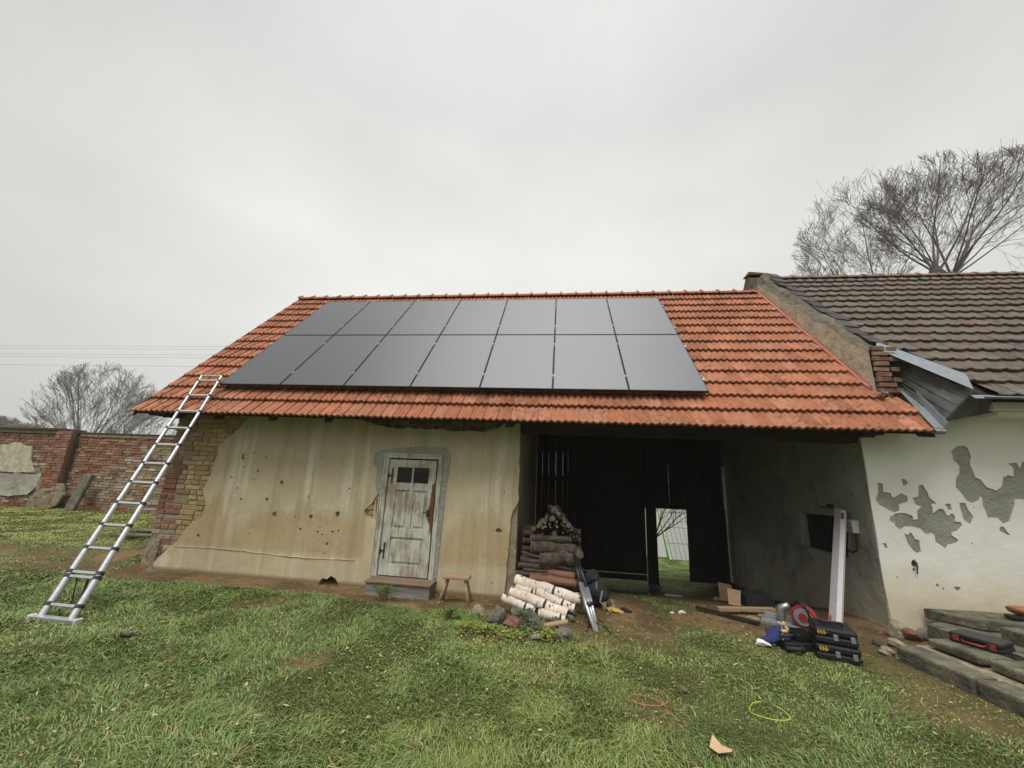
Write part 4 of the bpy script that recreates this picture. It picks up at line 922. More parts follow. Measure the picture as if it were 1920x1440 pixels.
# power lines
for i, (h, d) in enumerate(((24.0, 0), (23.55, .4), (22.2, 0), (21.75, .5), (19.8, 0))):
    P = [(-190 + k * 10, 60 + d, h + 1.2 * ((k - 12) / 12) ** 2 * .4) for k in range(25)]
    one(MB().tube(P, .02, 4), 'power_line', 'wire', 'thin overhead power line left of the orange roof, ' + ('topmost wire', 'second wire from the top', 'middle wire', 'fourth wire from the top', 'lowest faint wire')[i], 'power line', 'power lines over the garden')
# ============================================================ GREENHOUSE behind the passage
gh = thing('greenhouse', 'milky greenhouse with sloping ribbed side seen through the small back door', 'greenhouse', (8.9, 9.5, -1.0))
zb = -1.02
gx = 9.34
MB().add([(gx, 9.5, zb), (13.5, 9.5, zb), (13.5, 10.5, 2.3), (gx - .42, 10.5, 2.3)], [(0, 1, 2, 3)]).build('sloping_side', 'poly', gh)
MB().add([(7.6, 9.8, zb), (gx - .1, 9.8, zb), (gx - .5, 9.8, 1.2), (7.6, 9.8, 1.2)], [(0, 1, 2, 3)]).build('end_panel', 'poly', gh)
ln = MB()
for k in range(13): ln.tube([(gx + k * .15, 9.485, zb), (gx + k * .15 - .42 * (1 - k / 30), 10.485, 2.3)], .007, 4)
for k in range(7):
    t = k / 6.5; ln.tube([(gx - .42 * t, 9.485 + 1.0 * t, zb + 3.3 * t), (13.4, 9.485 + 1.0 * t, zb + 3.3 * t)], .008, 4)
ln.build('glazing_ribs', 'greyp', gh)
MB().obox((gx - .12, 9.45, zb), (.10, 0, 0), (0, .03, 0), (-.42, 1.0, 3.3)).build('green_corner_strip', 'green', gh)

# ============================================================ TELESCOPIC LADDER
FL, FR = Vector((.318, -1.70, .0)), Vector((.67, -1.70, 0)); DL = (Vector((-.205, -.36, 2.29)) - FL).normalized(); DR_ = (Vector((.150, -.36, 2.285)) - FR).normalized()
D_ = ((DL + DR_) / 2).normalized(); gl_ = GZ(.5, -1.7)
FL.z = FR.z = gl_
lad = thing('telescopic_ladder', 'silver telescopic ladder leaning on the orange eave left of the solar panels', 'ladder', tuple((FL + FR) / 2))
ts = [.14, .41, .71, .975, 1.25, 1.53, 1.81, 2.11, 2.40, 2.71, 3.03, 3.35, 3.46]
wd = (FR - FL); nrm = D_.cross(wd.normalized())
for s, f in (('a', FL), ('b', FR)):
    st = MB(); cuts = [0.0] + ts
    for i in range(len(cuts) - 1):
        r = .034 - .0014 * i; st.tube([f + D_ * cuts[i], f + D_ * cuts[i + 1]], r * .98, 14)
    st.build('stile', 'alu', lad, smooth=False)
for i, t in enumerate(ts[:-1]):
    r = .034 - .0014 * i; reps = (0, .045) if i == 1 else (0,)
    for dt in reps:
        a, b = FL + D_ * (t + dt), FR + D_ * (t + dt)
        MB().obox(a + wd.normalized() * r - D_ * .014 - nrm * .02, (b - a) - wd.normalized() * 2 * r, D_ * .028, nrm * .04).build('rung', 'alu', lad, bevel=.004)
        for q_ in (a, b): MB().tube([q_ - D_ * .017, q_ + D_ * .017], r + .005, 14).build('collar', 'blackp', lad, bevel=.002)
a, b = FL + D_ * ts[-1], FR + D_ * ts[-1]
MB().tube([a, b], .016, 10).build('rung', 'alu', lad)
wn_ = wd.normalized()
MB().obox(FL - wn_ * .10 + Vector((0, -.03, -.005)), wd + wn_ * .20, (0, .06, 0), (0, 0, .045)).build('foot_bar', 'alu', lad, bevel=.01)
for e in (-.105, wd.length + .075): MB().obox(FL + wn_ * e + Vector((0, -.035, -.015)), wn_ * .03, (0, .07, 0), (0, 0, .06)).build('rubber_end', 'whitep', lad, bevel=.008)
m_ = FL + D_ * .41 + wd * .5
MB().tube([m_ - wn_ * .06, m_ - wn_ * .055 + Vector((0, 0, -.12)), m_ - wn_ * .07 + Vector((0, .02, -.3))], .006, 6).obox(m_ + wn_ * .06, wn_ * .03, (0, .004, 0), (-.035, 0, -.33)).build('strap', 'blackp', lad)

# ============================================================ STEP, STOOL
stp = thing('door_step', 'long grey wooden step box in front of the weathered door', 'step', (3.3, .0, 0))
sx0, sx1, sy0, sy1, sz = 2.87, 3.75, -.09, .19, .145
MB().box((sx0, sy0 + .02, -.06), (sx1, sy0 + .045, sz - .025), j=.006).build('front_board', 'step', stp, bevel=.004)
MB().box((sx1 - .03, sy0 + .047, -.06), (sx1 - .004, sy1, sz - .025)).build('side_board', 'steptop', stp, bevel=.004)
MB().box((sx0 + .004, sy0 + .047, -.06), (sx0 + .03, sy1, sz - .025)).build('side_board', 'steptop', stp, bevel=.004)
MB().box((sx0 - .005, sy0, sz - .0245), (sx1 + .01, sy0 + .135, sz), j=.004).box((sx0 - .005, sy0 + .14, sz - .0245), (sx1 + .01, sy1 + .005, sz + .002), j=.003).build('tread', 'steptop', stp, bevel=.004)
sto = thing('wooden_stool', 'small pale wooden milking stool beside the door step', 'stool', (4.10, -.14, 0))
SX, SY, SZ = 4.11, -.10, .265; gs = -.02
MB().poly([(SX - .17, SY - .08, SZ), (SX - .15, SY - .095, SZ), (SX + .15, SY - .09, SZ), (SX + .17, SY - .08, SZ), (SX + .17, SY + .08, SZ), (SX - .15, SY + .09, SZ)], [], (0, 0, .034)).build('seat', 'stool', sto, bevel=.006)
for dx, dy in ((-1, -1), (1, -1), (1, 1), (-1, 1)):
    MB().tube([(SX + dx * .115, SY + dy * .045, SZ + .004), (SX + dx * .195, SY + dy * .10, gs - .02)], [.016, .018], 8).build('leg', 'stool', sto, smooth=True)

# ============================================================ FIREWOOD
def log(a, b, r, mat, label, cat='log', group=None, bow=.0, taper=.92, n=10, sm=True, name=None, kn=3, seed=0):
    a, b = Vector(a), Vector(b); rn = random.Random(seed); k = 11; L = (b - a).length; c0 = (a + b) / 2
    d = (b - a).normalized(); ex = Matrix((d, Vector((0, 0, 1)).cross(d).normalized(), d.cross(Vector((0, 0, 1)).cross(d)).normalized())).transposed()
    t = thing(name or 'firewood_log', label, cat, tuple(c0), group)
    P = [Vector((-L / 2 + L * i / k, rn.gauss(0, r * .10), rn.gauss(0, r * .08) - bow * (1 - (2 * i / k - 1) ** 2))) for i in range(k + 1)]
    RR = [r * (1 + (taper - 1) * i / k) * rn.uniform(.94, 1.06) for i in range(k + 1)]
    tbm = MB().tube(P, RR, n, cap=False)
    if mat != 'birch': tbm.v = [tuple(c_ * (1 + rn.uniform(-.09, .09)) if j else c_ for j, c_ in enumerate(v)) for v in tbm.v]
    o = tbm.build('bark', mat, t, local=True, smooth=sm); o.rotation_euler = ex.to_euler()
    for e, q_, rr in ((-1, P[0], RR[0]), (1, P[-1], RR[-1])):
        c_ = MB().tube([q_ - Vector((.012 * e, 0, 0)), q_ + Vector((.001 * e, 0, 0))], rr * .965, n).build('cut_face', 'cut', t, local=True); c_.rotation_euler = ex.to_euler()
    return t
B_ = lambda p, y: AY(p[0], p[1], y)
bl = [((940, 1119), -.40, (1003, 1146), -.47, .048, 'short thin birch log at the lower left of the birch pile'), ((1012, 1149), -.46, (1060, 1163), -.50, .052, 'short birch log at the lower right of the birch pile'),
      ((957, 1109), -.27, (1063, 1151), -.42, .066, 'thickest birch log with dark rings, second from the bottom of the birch pile'),
      ((967, 1102), -.13, (1005, 1112), -.2, .042, 'small birch log end wedged under the top birch log'), ((1006, 1111), -.2, (1078, 1142), -.32, .055, 'birch log third from the bottom, behind the thickest one'),
      ((967, 1087), -.05, (1088, 1124), -.24, .068, 'long birch log on top of the birch pile'), ]
for i, (p, y1, q_, y2, r, lb) in enumerate(bl): log(B_(p, y1), B_(q_, y2), r, 'birch', lb, 'birch log', 'white birch logs below the firewood stack', seed=i + 5, n=14)
fl2 = [((993, 1084), .06, (1080, 1095), .04, .062, 'logred', 'split reddish log just above the birch logs'), ((1029, 1074), .12, (1078, 1081), .08, .055, 'logred', 'short reddish split log under the mossy stump'),
      ((966, 1074), .08, (1028, 1077), .10, .030, 'log', 'thin dark branch resting above the birch logs against the wall'), ((981, 1067), .1, (1032, 1071), .10, .022, 'log', 'thin grey stick above the dark branch'),
      ((972, 1059), .12, (1040, 1063), .12, .035, 'log', 'dark crooked branch midway up the left of the stack'), ((1040, 1060), .12, (1078, 1068), .12, .028, 'log', 'dark branch sloping down under the mossy stump'),
      ((976, 1048), .15, (1015, 1054), .15, .035, 'log', 'dark stub left of the mossy stump'), ((979, 1035), .16, (1013, 1044), .16, .022, 'log', 'thin stick end left of the mossy stump, highest of the sticks there'),
      ((1014, 1050), .14, (1072, 1048), .14, .095, 'moss', 'rough mossy stump in the middle of the firewood stack'), ((996, 1025), .2, (1078, 1032), .2, .082, 'moss', 'thick dark log with pale lichen near the top of the stack'),
      ((995, 1009), .24, (1071, 1012), .22, .052, 'log', 'dark log directly under the heap of sticks'), ((975, 1093), .2, (1080, 1105), .2, .07, 'log', 'dark log behind the top birch log'),
      ((968, 1120), .1, (1075, 1140), .0, .07, 'log', 'dark log low down behind the birch logs'), ((985, 1110), .28, (1082, 1120), .2, .07, 'log', 'dark log in the shadow behind the birch pile')]
for i, (p, y1, q_, y2, r, m_2, lb) in enumerate(fl2): log(B_(p, y1), B_(q_, y2), r, m_2, lb, 'log', 'firewood in the stack', bow=.006 if r < .05 else 0, seed=i + 20, n=10)
log((5.66, .05, .62), (5.66, .6, .62), .055, 'moss', 'round log end facing out at the right of the mossy stump', 'log', 'firewood in the stack', seed=61)
rn = random.Random(4)
for i in range(80):
    v = rn.random() ** .8; zc_ = .80 + v * .37; hw = .35 * (1 - v) + .02; xc = 5.33 + rn.uniform(-hw, hw)
    r = rn.choice((.013, .017, .022, .03, .036)); y = .16 + rn.uniform(-.04, .12); an = rn.gauss(0, .10)
    log((xc, y, zc_), (xc + math.sin(an) * .3, y + .3, zc_ + rn.uniform(-.05, .02)), r, 'log', 'cut stick in the heap on top of the firewood stack', 'stick', 'sticks heaped on top of the firewood stack', seed=100 + i, n=7, name='firewood_stick')
for i in range(16):        # second row deeper in
    log((4.90, .42 + .1 * (i % 2), .06 + .052 * i), (5.70, .42 + .1 * ((i + 1) % 2), .06 + .052 * i), .05, 'log', 'dark log in the hidden back row of the firewood stack', 'log', 'back row of the firewood stack', seed=200 + i, n=8)

# ============================================================ STONES AND WEEDS
def stone(px, py, w, h, mat, label, seed, dp=None, sink=.25, grp='stones under the birch logs', nm='stone', cat='stone'):
    p = G0(px, py); t = MB().blob((p.x, p.y + (dp or w) * .4, p.z + h * (.5 - sink * .5)), (w / 2, (dp or w * .8) / 2, h * .62), seed, 3, .22)
    return one(t, nm, mat, label, cat, grp)
stone(896, 1158, .18, .11, 'rubble', 'pale angular stone left of the standing grey stone', 1)
stone(928, 1175, .23, .19, 'stone', 'rounded grey stone standing upright below the end of the birch logs', 2)
stone(910, 1184, .12, .06, 'stone', 'small flat stone in the weeds before the standing grey stone', 3)
stone(960, 1180, .24, .09, 'brickred', 'reddish brown stone right of the standing grey stone', 4)
stone(1004, 1205, .18, .06, 'stone', 'flat pale stone sunk in the grass below the birch logs', 5)
stone(1056, 1205, .22, .10, 'stone', 'grey block at the right end of the stones, in the grass edge', 6)
stone(998, 1172, .20, .13, 'slab', 'dark stone under the middle of the lowest birch log', 7)
stone(1042, 1178, .16, .10, 'slab', 'dark stone under the right end of the birch logs', 8)
stone(972, 1160, .20, .12, 'slab', 'dark stone behind the reddish stone under the birch logs', 9)
stone(1070, 1168, .10, .08, 'stone', 'small stone at the right foot of the firewood stack', 12)
p = G0(1040, 1192); one(MB().obox((p.x - .13, p.y, p.z + .05), (.27, .05, .05), (-.01, .07, 0), (0, 0, .028)), 'wood_piece', 'palew', 'pale split wood piece lying on the grey block by the grass edge', 'wood piece', bevel=.006)
p = G0(236, 1195); one(MB().blob((p.x, p.y, p.z + .03), (.055, .04, .035), 5, 2, .3), 'stone', 'slab', 'dark blue grey lump in the grass right of the ladder foot', 'stone')
for i, (px, py, w, h, m_2, lb) in enumerate(((1700, 1200, .22, .16, 'rubble', 'broken pale brick at the white wall corner'), (1722, 1205, .22, .14, 'brickred', 'dark red broken brick under the white wall corner'), (1690, 1218, .14, .10, 'rubble', 'small crumbled lump at the foot of the grey wall corner'),
        (1748, 1205, .2, .12, 'stone', 'mossy stone between the broken bricks and the step slab'), (1672, 1232, .13, .07, 'rubble', 'crumb of plaster beside the black tool cases'), (1655, 1215, .12, .06, 'slab', 'dark crumb at the grey wall foot behind the tool cases'))):
    stone(px, py, w, h, m_2, lb, 50 + i, grp='rubble at the white wall corner', nm='rubble_piece', cat='rubble')
def weed(px, py, h, n, cols, label, seed, spread=.09, nm='weed_plant', grp='weeds by the wall'):
    p = G0(px, py); rn = random.Random(seed); t = thing(nm, label, 'plant', tuple(p), grp); st = MB(); lf = MB()
    for i in range(n):
        a = rn.uniform(0, 6.28); rr = rn.uniform(0, spread); hh = h * rn.uniform(.4, 1); q_ = p + Vector((math.cos(a) * rr, math.sin(a) * rr * .8, hh)); s_ = p + Vector((math.cos(a) * rr * .4, math.sin(a) * rr * .3, -.01))
        st.tube([s_, (s_ + q_) / 2 + Vector((0, 0, .01)), q_], [.0022, .002, .0014], 4)
        for k in range(3):
            b = rn.uniform(0, 6.28); L = rn.uniform(.018, .04); u = Vector((math.cos(b), math.sin(b), rn.uniform(-.2, .5))).normalized(); w = u.cross(Vector((0, 0, 1))).normalized() * L * .38; c_ = rn.choice(cols); kk = rn.uniform(.7, 1.25)
            lf.add([q_, q_ + u * L * .5 + w, q_ + u * L, q_ + u * L * .5 - w], [(0, 1, 2, 3)], tuple(v * kk for v in c_))
    st.build('stem', 'palew', t); lf.build('leaves', 'leaf', t, recalc=False); return t
GR = ((.06, .16, .02), (.09, .20, .03), (.05, .12, .03)); YG = ((.28, .30, .04), (.20, .26, .04), (.12, .2, .03)); BG = ((.07, .13, .07), (.10, .17, .10))
weed(843, 1165, .13, 60, GR, 'bright green weed below the stool', 1, .11); weed(720, 1125, .16, 90, ((.05, .13, .02), (.07, .15, .03)), 'dark green grassy tuft growing against the wooden step', 2, .16)
weed(975, 1172, .15, 60, BG, 'blue green weed under the left of the birch logs', 3, .12); weed(1000, 1185, .12, 50, BG, 'blue green weed under the middle of the birch logs', 4, .14)
weed(915, 1190, .09, 45, YG, 'yellow green weed in front of the standing grey stone', 5, .12); weed(880, 1185, .08, 45, YG, 'yellowish weed left of the pale stone', 6, .16); weed(1025, 1200, .09, 60, YG, 'yellow green weed beside the pale wood piece', 7, .2); weed(950, 1198, .07, 60, YG, 'low yellow weed below the reddish stone', 8, .22)

# ============================================================ THINGS LEFT OF THE PASSAGE
tp = thing('folded_tripod', 'folded silver and black tripod stand leaning on the firewood stack', 'tripod', tuple(G0(1118, 1183)))
ft = G0(1119, 1184); top = AY(1080, 1046, .02); dd_ = (top - ft)
for k, (ox, f0, f1) in enumerate(((-.035, .0, .62), (.03, .10, .55), (.0, .03, .60))):
    o_ = Vector((ox, (-.02, .0, .03)[k], 0)); MB().tube([ft + dd_ * f0 + o_ * .6, ft + dd_ * .32 + o_, ft + dd_ * f1 + o_], [.017, .02, .024], 10).build('leg', 'alu', tp, smooth=True)
    MB().tube([ft + dd_ * f1 + o_, top + o_ * .5], [.026, .02], 10).build('leg_sleeve', 'blackp', tp, smooth=True)
MB().tube([ft + dd_ * .30, ft + dd_ * .33], .05, 12).build('clamp_ring', 'blackp', tp)
MB().tube([ft + Vector((0, 0, -.01)), ft + dd_ * .05], [.02, .027], 10).build('foot', 'greyp', tp)
cb = [G0(1100, 1185) + Vector((0, 0, .02)), G0(1106, 1172) + Vector((0, 0, .02)), G0(1118, 1168) + Vector((0, 0, .05)), G0(1132, 1176) + Vector((0, 0, .04)), G0(1143, 1188) + Vector((0, 0, .02)), G0(1146, 1190) + Vector((0, 0, .015))]
one(MB().tube(cb, .007, 6), 'black_cable', 'rubber', 'short black cable loop on the soil at the tripod foot', 'cable')
tbg = thing('tool_bag', 'black tool bag with strap and buckle behind the tripod', 'bag', tuple(G0(1120, 1142)))
q0 = G0(1120, 1142)
MB().blob((q0.x, q0.y + .12, q0.z + .15), (.20, .15, .17), 8, 3, .25, .8).build('bag_body', 'cloth', tbg)
MB().blob((q0.x - .05, q0.y + .12, q0.z + .33), (.10, .09, .10), 9, 2, .3).build('bag_flap', 'cloth', tbg)
MB().tube([(q0.x + .06, q0.y - .03, q0.z + .22), (q0.x + .03, q0.y - .06, q0.z + .10), (q0.x + .12, q0.y - .05, q0.z + .02)], .012, 6).build('strap', 'greyp', tbg)
MB().box((q0.x - .02, q0.y - .06, q0.z + .24), (q0.x - .005, q0.y - .045, q0.z + .32)).build('buckle', 'alu', tbg)
MB().tube([(q0.x + .17, q0.y, q0.z + .12), (q0.x + .20, q0.y - .02, q0.z + .06), (q0.x + .16, q0.y - .05, q0.z + .0)], .022, 7).build('side_pad', 'greyp', tbg)
p = G0(1150, 1147); one(MB().blob((p.x, p.y, p.z + .02), (.10, .05, .035), 13, 2, .5), 'yellow_glove', 'yellowp', 'crumpled yellow work glove on the soil right of the black bag', 'glove')
p = G0(1132, 1142); one(MB().box((p.x - .02, p.y - .03, p.z), (p.x + .03, p.y + .02, p.z + .085), j=.004), 'wooden_block', 'palew', 'small wooden block standing before the black bag', 'wood block', bevel=.004)
p = G0(1172, 1146); one(MB().blob((p.x, p.y, p.z + .015), (.07, .05, .03), 15, 2, .4), 'black_pouch', 'cloth', 'flat black pouch on the soil right of the yellow glove', 'pouch')
p = G0(1095, 1142); one(MB().tube([(p.x, p.y, p.z), (p.x - .01, p.y + .03, p.z + .22)], .024, 10), 'spray_bottle', 'greyp', 'thin grey bottle standing left of the tripod legs', 'bottle', bevel=.004)

# ============================================================ DEBRIS ALONG THE PASSAGE WALL
def boxat(px, py, w, d, h, a, mat, nm, lb, cat, grp=None, tilt=0, lift=0, bevel=.003):
    p = G0(px, py); m = rotz(a) @ Matrix.Rotation(R_(tilt), 3, 'Y'); P = [Vector(q_) for q_ in ((-w / 2, -d / 2, 0), (w / 2, -d / 2, 0), (w / 2, d / 2, 0), (-w / 2, d / 2, 0), (-w / 2, -d / 2, h), (w / 2, -d / 2, h), (w / 2, d / 2, h), (-w / 2, d / 2, h))]
    P = [p + Vector((0, 0, lift)) + m @ q_ for q_ in P]; return one(MB().box8(P), nm, mat, lb, cat, grp, bevel=bevel)
boxat(1400, 1152, .75, .07, .04, 12, 'palew', 'timber_offcut', 'pale brown timber offcut lying across the rubble in the passage', 'timber', lift=.04)
boxat(1362, 1158, .7, .05, .025, -38, 'plank', 'timber_offcut', 'dark thin lath in front of the pale timber offcut', 'timber', lift=.02)
boxat(1345, 1116, .6, .05, .03, 5, 'palew', 'timber_offcut', 'dim thin lath at the back of the passage near the cardboard', 'timber', lift=.01)
for px, py, lb, sd in ((1362, 1122, 'folded piece of cardboard standing at the back right of the passage', 1), (1378, 1134, 'smaller folded cardboard piece in front of the larger one', 2)):
    p = G0(px, py); s = .26 if sd == 1 else .2; c = MB()
    c.add([(p.x - s * .4, p.y, p.z), (p.x + .05, p.y - .05, p.z - .01), (p.x + .1, p.y + .02, p.z + s * .9), (p.x - s * .35, p.y + .05, p.z + s), (p.x + s * .6, p.y + .1, p.z + s * .2), (p.x + s * .5, p.y + .12, p.z + s * .8)], [(0, 1, 2, 3), (1, 4, 5, 2)])
    o = one(c, 'cardboard_piece', 'card', lb, 'cardboard', 'cardboard scraps in the passage'); md = o.modifiers.new('thick', 'SOLIDIFY'); md.thickness = .006
boxat(1415, 1135, .38, .3, .16, 8, 'cloth', 'dark_crate', 'low dark crate against the grey wall behind the timber offcut', 'crate')
boxat(1262, 1105, .34, .16, .02, -14, 'paper', 'flat_board', 'pale flat board on the ground just inside the back door', 'board')
rn = random.Random(9); k = 0
for (px, py, s, m_2) in ((1322, 1116, .07, 'brickred'), (1343, 1124, .06, 'rubble'), (1408, 1160, .05, 'rubble'), (1418, 1163, .06, 'palew'), (1428, 1158, .06, 'palew'), (1438, 1157, .05, 'rubble'), (1436, 1138, .06, 'rubble'), (1452, 1140, .05, 'stone'), (1445, 1150, .05, 'brickred'), (1260, 1150, .03, 'paper'), (1278, 1150, .05, 'paper'), (1395, 1150, .05, 'stone'), (1330, 1160, .03, 'stone'), (1458, 1160, .04, 'brickred'), (1310, 1105, .05, 'stone')):
    p = G0(px, py); one(MB().blob((p.x, p.y, p.z + s * .25), (s, s * .7, s * .45), 80 + k, 2, .3), 'rubble_piece', m_2, 'small rubble fragment on the passage floor near the grey wall', 'rubble', 'loose rubble on the passage floor'); k += 1
for i in range(34):
    px, py = rn.uniform(1120, 1470), rn.uniform(1098, 1195); s = rn.uniform(.01, .03)
    p = G0(px, py); one(MB().blob((p.x, p.y, p.z + s * .3), (s, s * rn.uniform(.5, 1), s * .5), 300 + i, 1, .3), 'chip', rn.choice(('stone', 'palew', 'rubble', 'brickred', 'slab')), 'tiny chip of stone or wood on the soil in and before the passage', 'chip', 'tiny chips on the passage soil')
# box and cable on the wall, trunking, bracket
X9 = lambda px, py, x=9.3: AX(px, py, x)
eb_ = thing('socket_box', 'pale electrical socket box with dark cover on the grey passage wall', 'electrical box', (9.25, .55, 1.1))
y0_, y1_, z0_, z1_ = .46, .64, 1.03, 1.19
MB().box((9.22, y0_, z0_), (9.297, y1_, z1_)).build('casing', 'boxw', eb_, bevel=.008)
MB().box((9.212, y0_ + .10, z0_ + .05), (9.219, y1_ - .01, z1_ - .03)).build('dark_cover', 'blackp', eb_, bevel=.003)
for k in range(2): MB().disc((9.218, y0_ + .05, z0_ + .055 + k * .05), (1, 0, 0), .012, 12, .004).build('socket_face', 'greyp', eb_)
P = [(9.26, .50, z0_), (9.262, .50, z0_ - .14), (9.265, .53, z0_ - .22), (9.268, .60, z0_ - .255), (9.268, .68, z0_ - .24), (9.27, .74, z0_ - .18), (9.29, .78, z0_ - .10)]
P2 = []
for i in range(len(P) - 1):
    for t in (0, .33, .66): P2.append(Vector(P[i]).lerp(Vector(P[i + 1]), t))
MB().tube(P2 + [P[-1]], .009, 7).build('cable', 'rubber', eb_, smooth=True)
br = X9(1560, 951); one(MB().box((9.20, br.y - .05, br.z - .012), (9.297, br.y + .09, br.z + .008)).box((9.285, br.y - .05, br.z + .009), (9.297, br.y + .09, br.z + .04)), 'wall_bracket', 'iron', 'small dark iron bracket above the leaning white profile', 'bracket')
tk = thing('leaning_profile', 'tall white square profile bundle with red stickers leaning on the grey wall', 'profile', (8.5, -.02, 0))
b0 = G0(1556, 1186); t0 = AX(1568, 958, 9.17)
ax_ = (t0 - b0); s1 = Vector((.10, -.12, 0)); s1 = s1.normalized() * .066; s2 = ax_.normalized().cross(s1).normalized() * .06
if s2.x > 0: s2 = -s2
MB().obox(b0, s1, s2, ax_).build('profile', 'shadeprof', tk, bevel=.004)  # shaded side of the white bundle, its shade painted as grey
MB().obox(b0 + s1 * 1.03, s1 * .75, s2, ax_ * .99).build('profile', 'whitep', tk, bevel=.004)
e_ = ax_.normalized()
nS = s1.cross(e_).normalized(); nS = nS if nS.y < 0 else -nS
MB().obox(b0 + s1 * 1.15 + e_ * (ax_.length * .90) + nS * .001 + (s2 if s2.dot(nS) > 0 else s2 * 0), s1 * .45, e_ * .10, nS * .002).build('sticker', 'redp', tk)
MB().obox(b0 + s1 * .1 + e_ * .05 + nS * .001 + (s2 if s2.dot(nS) > 0 else s2 * 0), s1 * .35, e_ * .12, nS * .002).build('sticker', 'redp', tk)
# mitre saw
p = G0(1490, 1182); ms = thing('mitre_saw', 'grey mitre saw with red round guard on the passage floor', 'mitre saw', tuple(p))
r3 = rotz(-25); T_ = lambda v: p + r3 @ Vector(v)
def rb3(mb, a, b): 
    P = [T_(q_) for q_ in ((a[0], a[1], a[2]), (b[0], a[1], a[2]), (b[0], b[1], a[2]), (a[0], b[1], a[2]), (a[0], a[1], b[2]), (b[0], a[1], b[2]), (b[0], b[1], b[2]), (a[0], b[1], b[2]))]; return mb.box8(P)
rb3(MB(), (-.32, -.02, 0), (.12, .22, .05)).build('base', 'greyp', ms, bevel=.01)
rb3(MB(), (-.28, .12, .052), (.10, .15, .11)).build('fence', 'alu', ms, bevel=.004)
MB().tube([T_((.09, -.03, .16)), T_((.11, .06, .16))], .118, 26).build('blade_guard', 'redp', ms, bevel=.008)
MB().tube([T_((.088, -.045, .16)), T_((.09, -.031, .16))], .088, 26).build('blade_cover', 'greyp', ms, bevel=.003)
MB().tube([T_((.086, -.052, .16)), T_((.088, -.046, .16))], .045, 18).build('hub', 'redp', ms)
MB().tube([T_((.0, .05, .25)), T_((.05, .0, .31)), T_((.12, -.04, .28)), T_((.16, -.05, .16))], .014, 7).build('handle', 'blackp', ms, smooth=True)
MB().tube([T_((-.12, .10, .06)), T_((-.10, .09, .20)), T_((-.03, .06, .24))], [.05, .045, .03], 10).build('motor_housing', 'alu', ms, smooth=True)
# blue bag + open tool box
p = G0(1462, 1215); bb = thing('blue_jacket', 'dark blue work jacket with white lining dropped beside the open tool tray', 'jacket', tuple(p))
MB().blob((p.x, p.y + .05, p.z + .07), (.12, .09, .06), 21, 3, .4).build('jacket', 'bluec', bb); MB().blob((p.x - .15, p.y + .0, p.z + .03), (.07, .05, .03), 22, 2, .4).build('lining', 'paper', bb)
MB().blob((p.x + .1, p.y + .12, p.z + .13), (.12, .06, .04), 23, 2, .4).build('sleeve', 'bluec', bb)
p = G0(1500, 1224); ot = thing('open_tool_tray', 'open black tool tray with yellow and black hand tools', 'tool tray', tuple(p)); r3 = rotz(8)
rb3(MB(), (-.13, 0, 0), (.22, .24, .08)).build('tray', 'blackp', ot, bevel=.012); rb3(MB(), (.02, .04, .081), (.21, .22, .15)).build('ribbed_lid', 'blackp', ot, bevel=.012)
for k in range(4): rb3(MB(), (.04, .045 + k * .045, .151), (.19, .065 + k * .045, .157)).build('rib', 'blackp', ot)
MB().blob(tuple(T_((-.05, .12, .15))), (.04, .03, .02), 31, 2, .3).build('tool', 'yellowp', ot); MB().blob(tuple(T_((.0, .19, .19))), (.035, .025, .03), 32, 2, .3).build('tool', 'yellowp', ot)
MB().tube([T_((-.14, .02, .10)), T_((-.02, .2, .18))], .006, 6).build('tool', 'alu', ot); MB().tube([T_((-.04, .22, .20)), T_((.02, .16, .15))], .010, 6).build('tool', 'alu', ot)
MB().tube([T_((-.15, -.02, .04)), T_((-.05, -.06, .05)), T_((.02, -.03, .04)), (T_((.03, .05, .05)))], .022, 8).build('tool_grip', 'rubber', ot, smooth=True)
MB().tube([T_((-.16, .05, .12)), T_((-.06, .03, .14)), T_((.0, .08, .12))], .018, 8).build('tool_grip', 'rubber', ot, smooth=True)
# stacked cases
for k, (lb, dz, w) in enumerate((('lower black tool case with yellow stripes, under its twin beside the grey wall corner', 0, .35), ('upper black tool case with yellow stripes and carry handle, stacked on its twin', .142, .33))):
    p = G0(1580, 1243); tc_ = thing('tool_case', lb, 'tool case', (p.x, p.y, p.z + dz), 'stacked black tool cases'); r3 = rotz(-18); p = p + Vector((-.02, 0, dz))
    rb3(MB(), (-w / 2, 0, 0), (w / 2, .30, .062)).build('shell_bottom', 'blackp', tc_, bevel=.016); rb3(MB(), (-w / 2, .0, .066), (w / 2, .30, .136)).build('shell_lid', 'blackp', tc_, bevel=.022)
    for sx in (-.01, .12): rb3(MB(), (sx - .018, -.012, .038), (sx + .018, -.001, .09)).build('latch', 'greyp', tc_, bevel=.004)
    for j in range(3): rb3(MB(), (-.145 + j * .022, -.006, .078), (-.134 + j * .022, -.0005, .115)).build('yellow_mark', 'yellowp', tc_)
    rb3(MB(), (-.15, -.005, .093), (-.075, -.0004, .099)).build('yellow_mark', 'yellowp', tc_)
    if k: MB().tube([T_((-.09, .15, .135)), T_((-.08, .15, .16)), T_((.08, .15, .16)), T_((.09, .15, .135))], .012, 8).build('handle', 'blackp', tc_, smooth=True)
    if k:
        for j in range(3): rb3(MB(), (-w / 2 + .02, .04 + j * .08, .1365), (-.10, .08 + j * .08, .142)).build('lid_rib', 'blackp', tc_, bevel=.003)
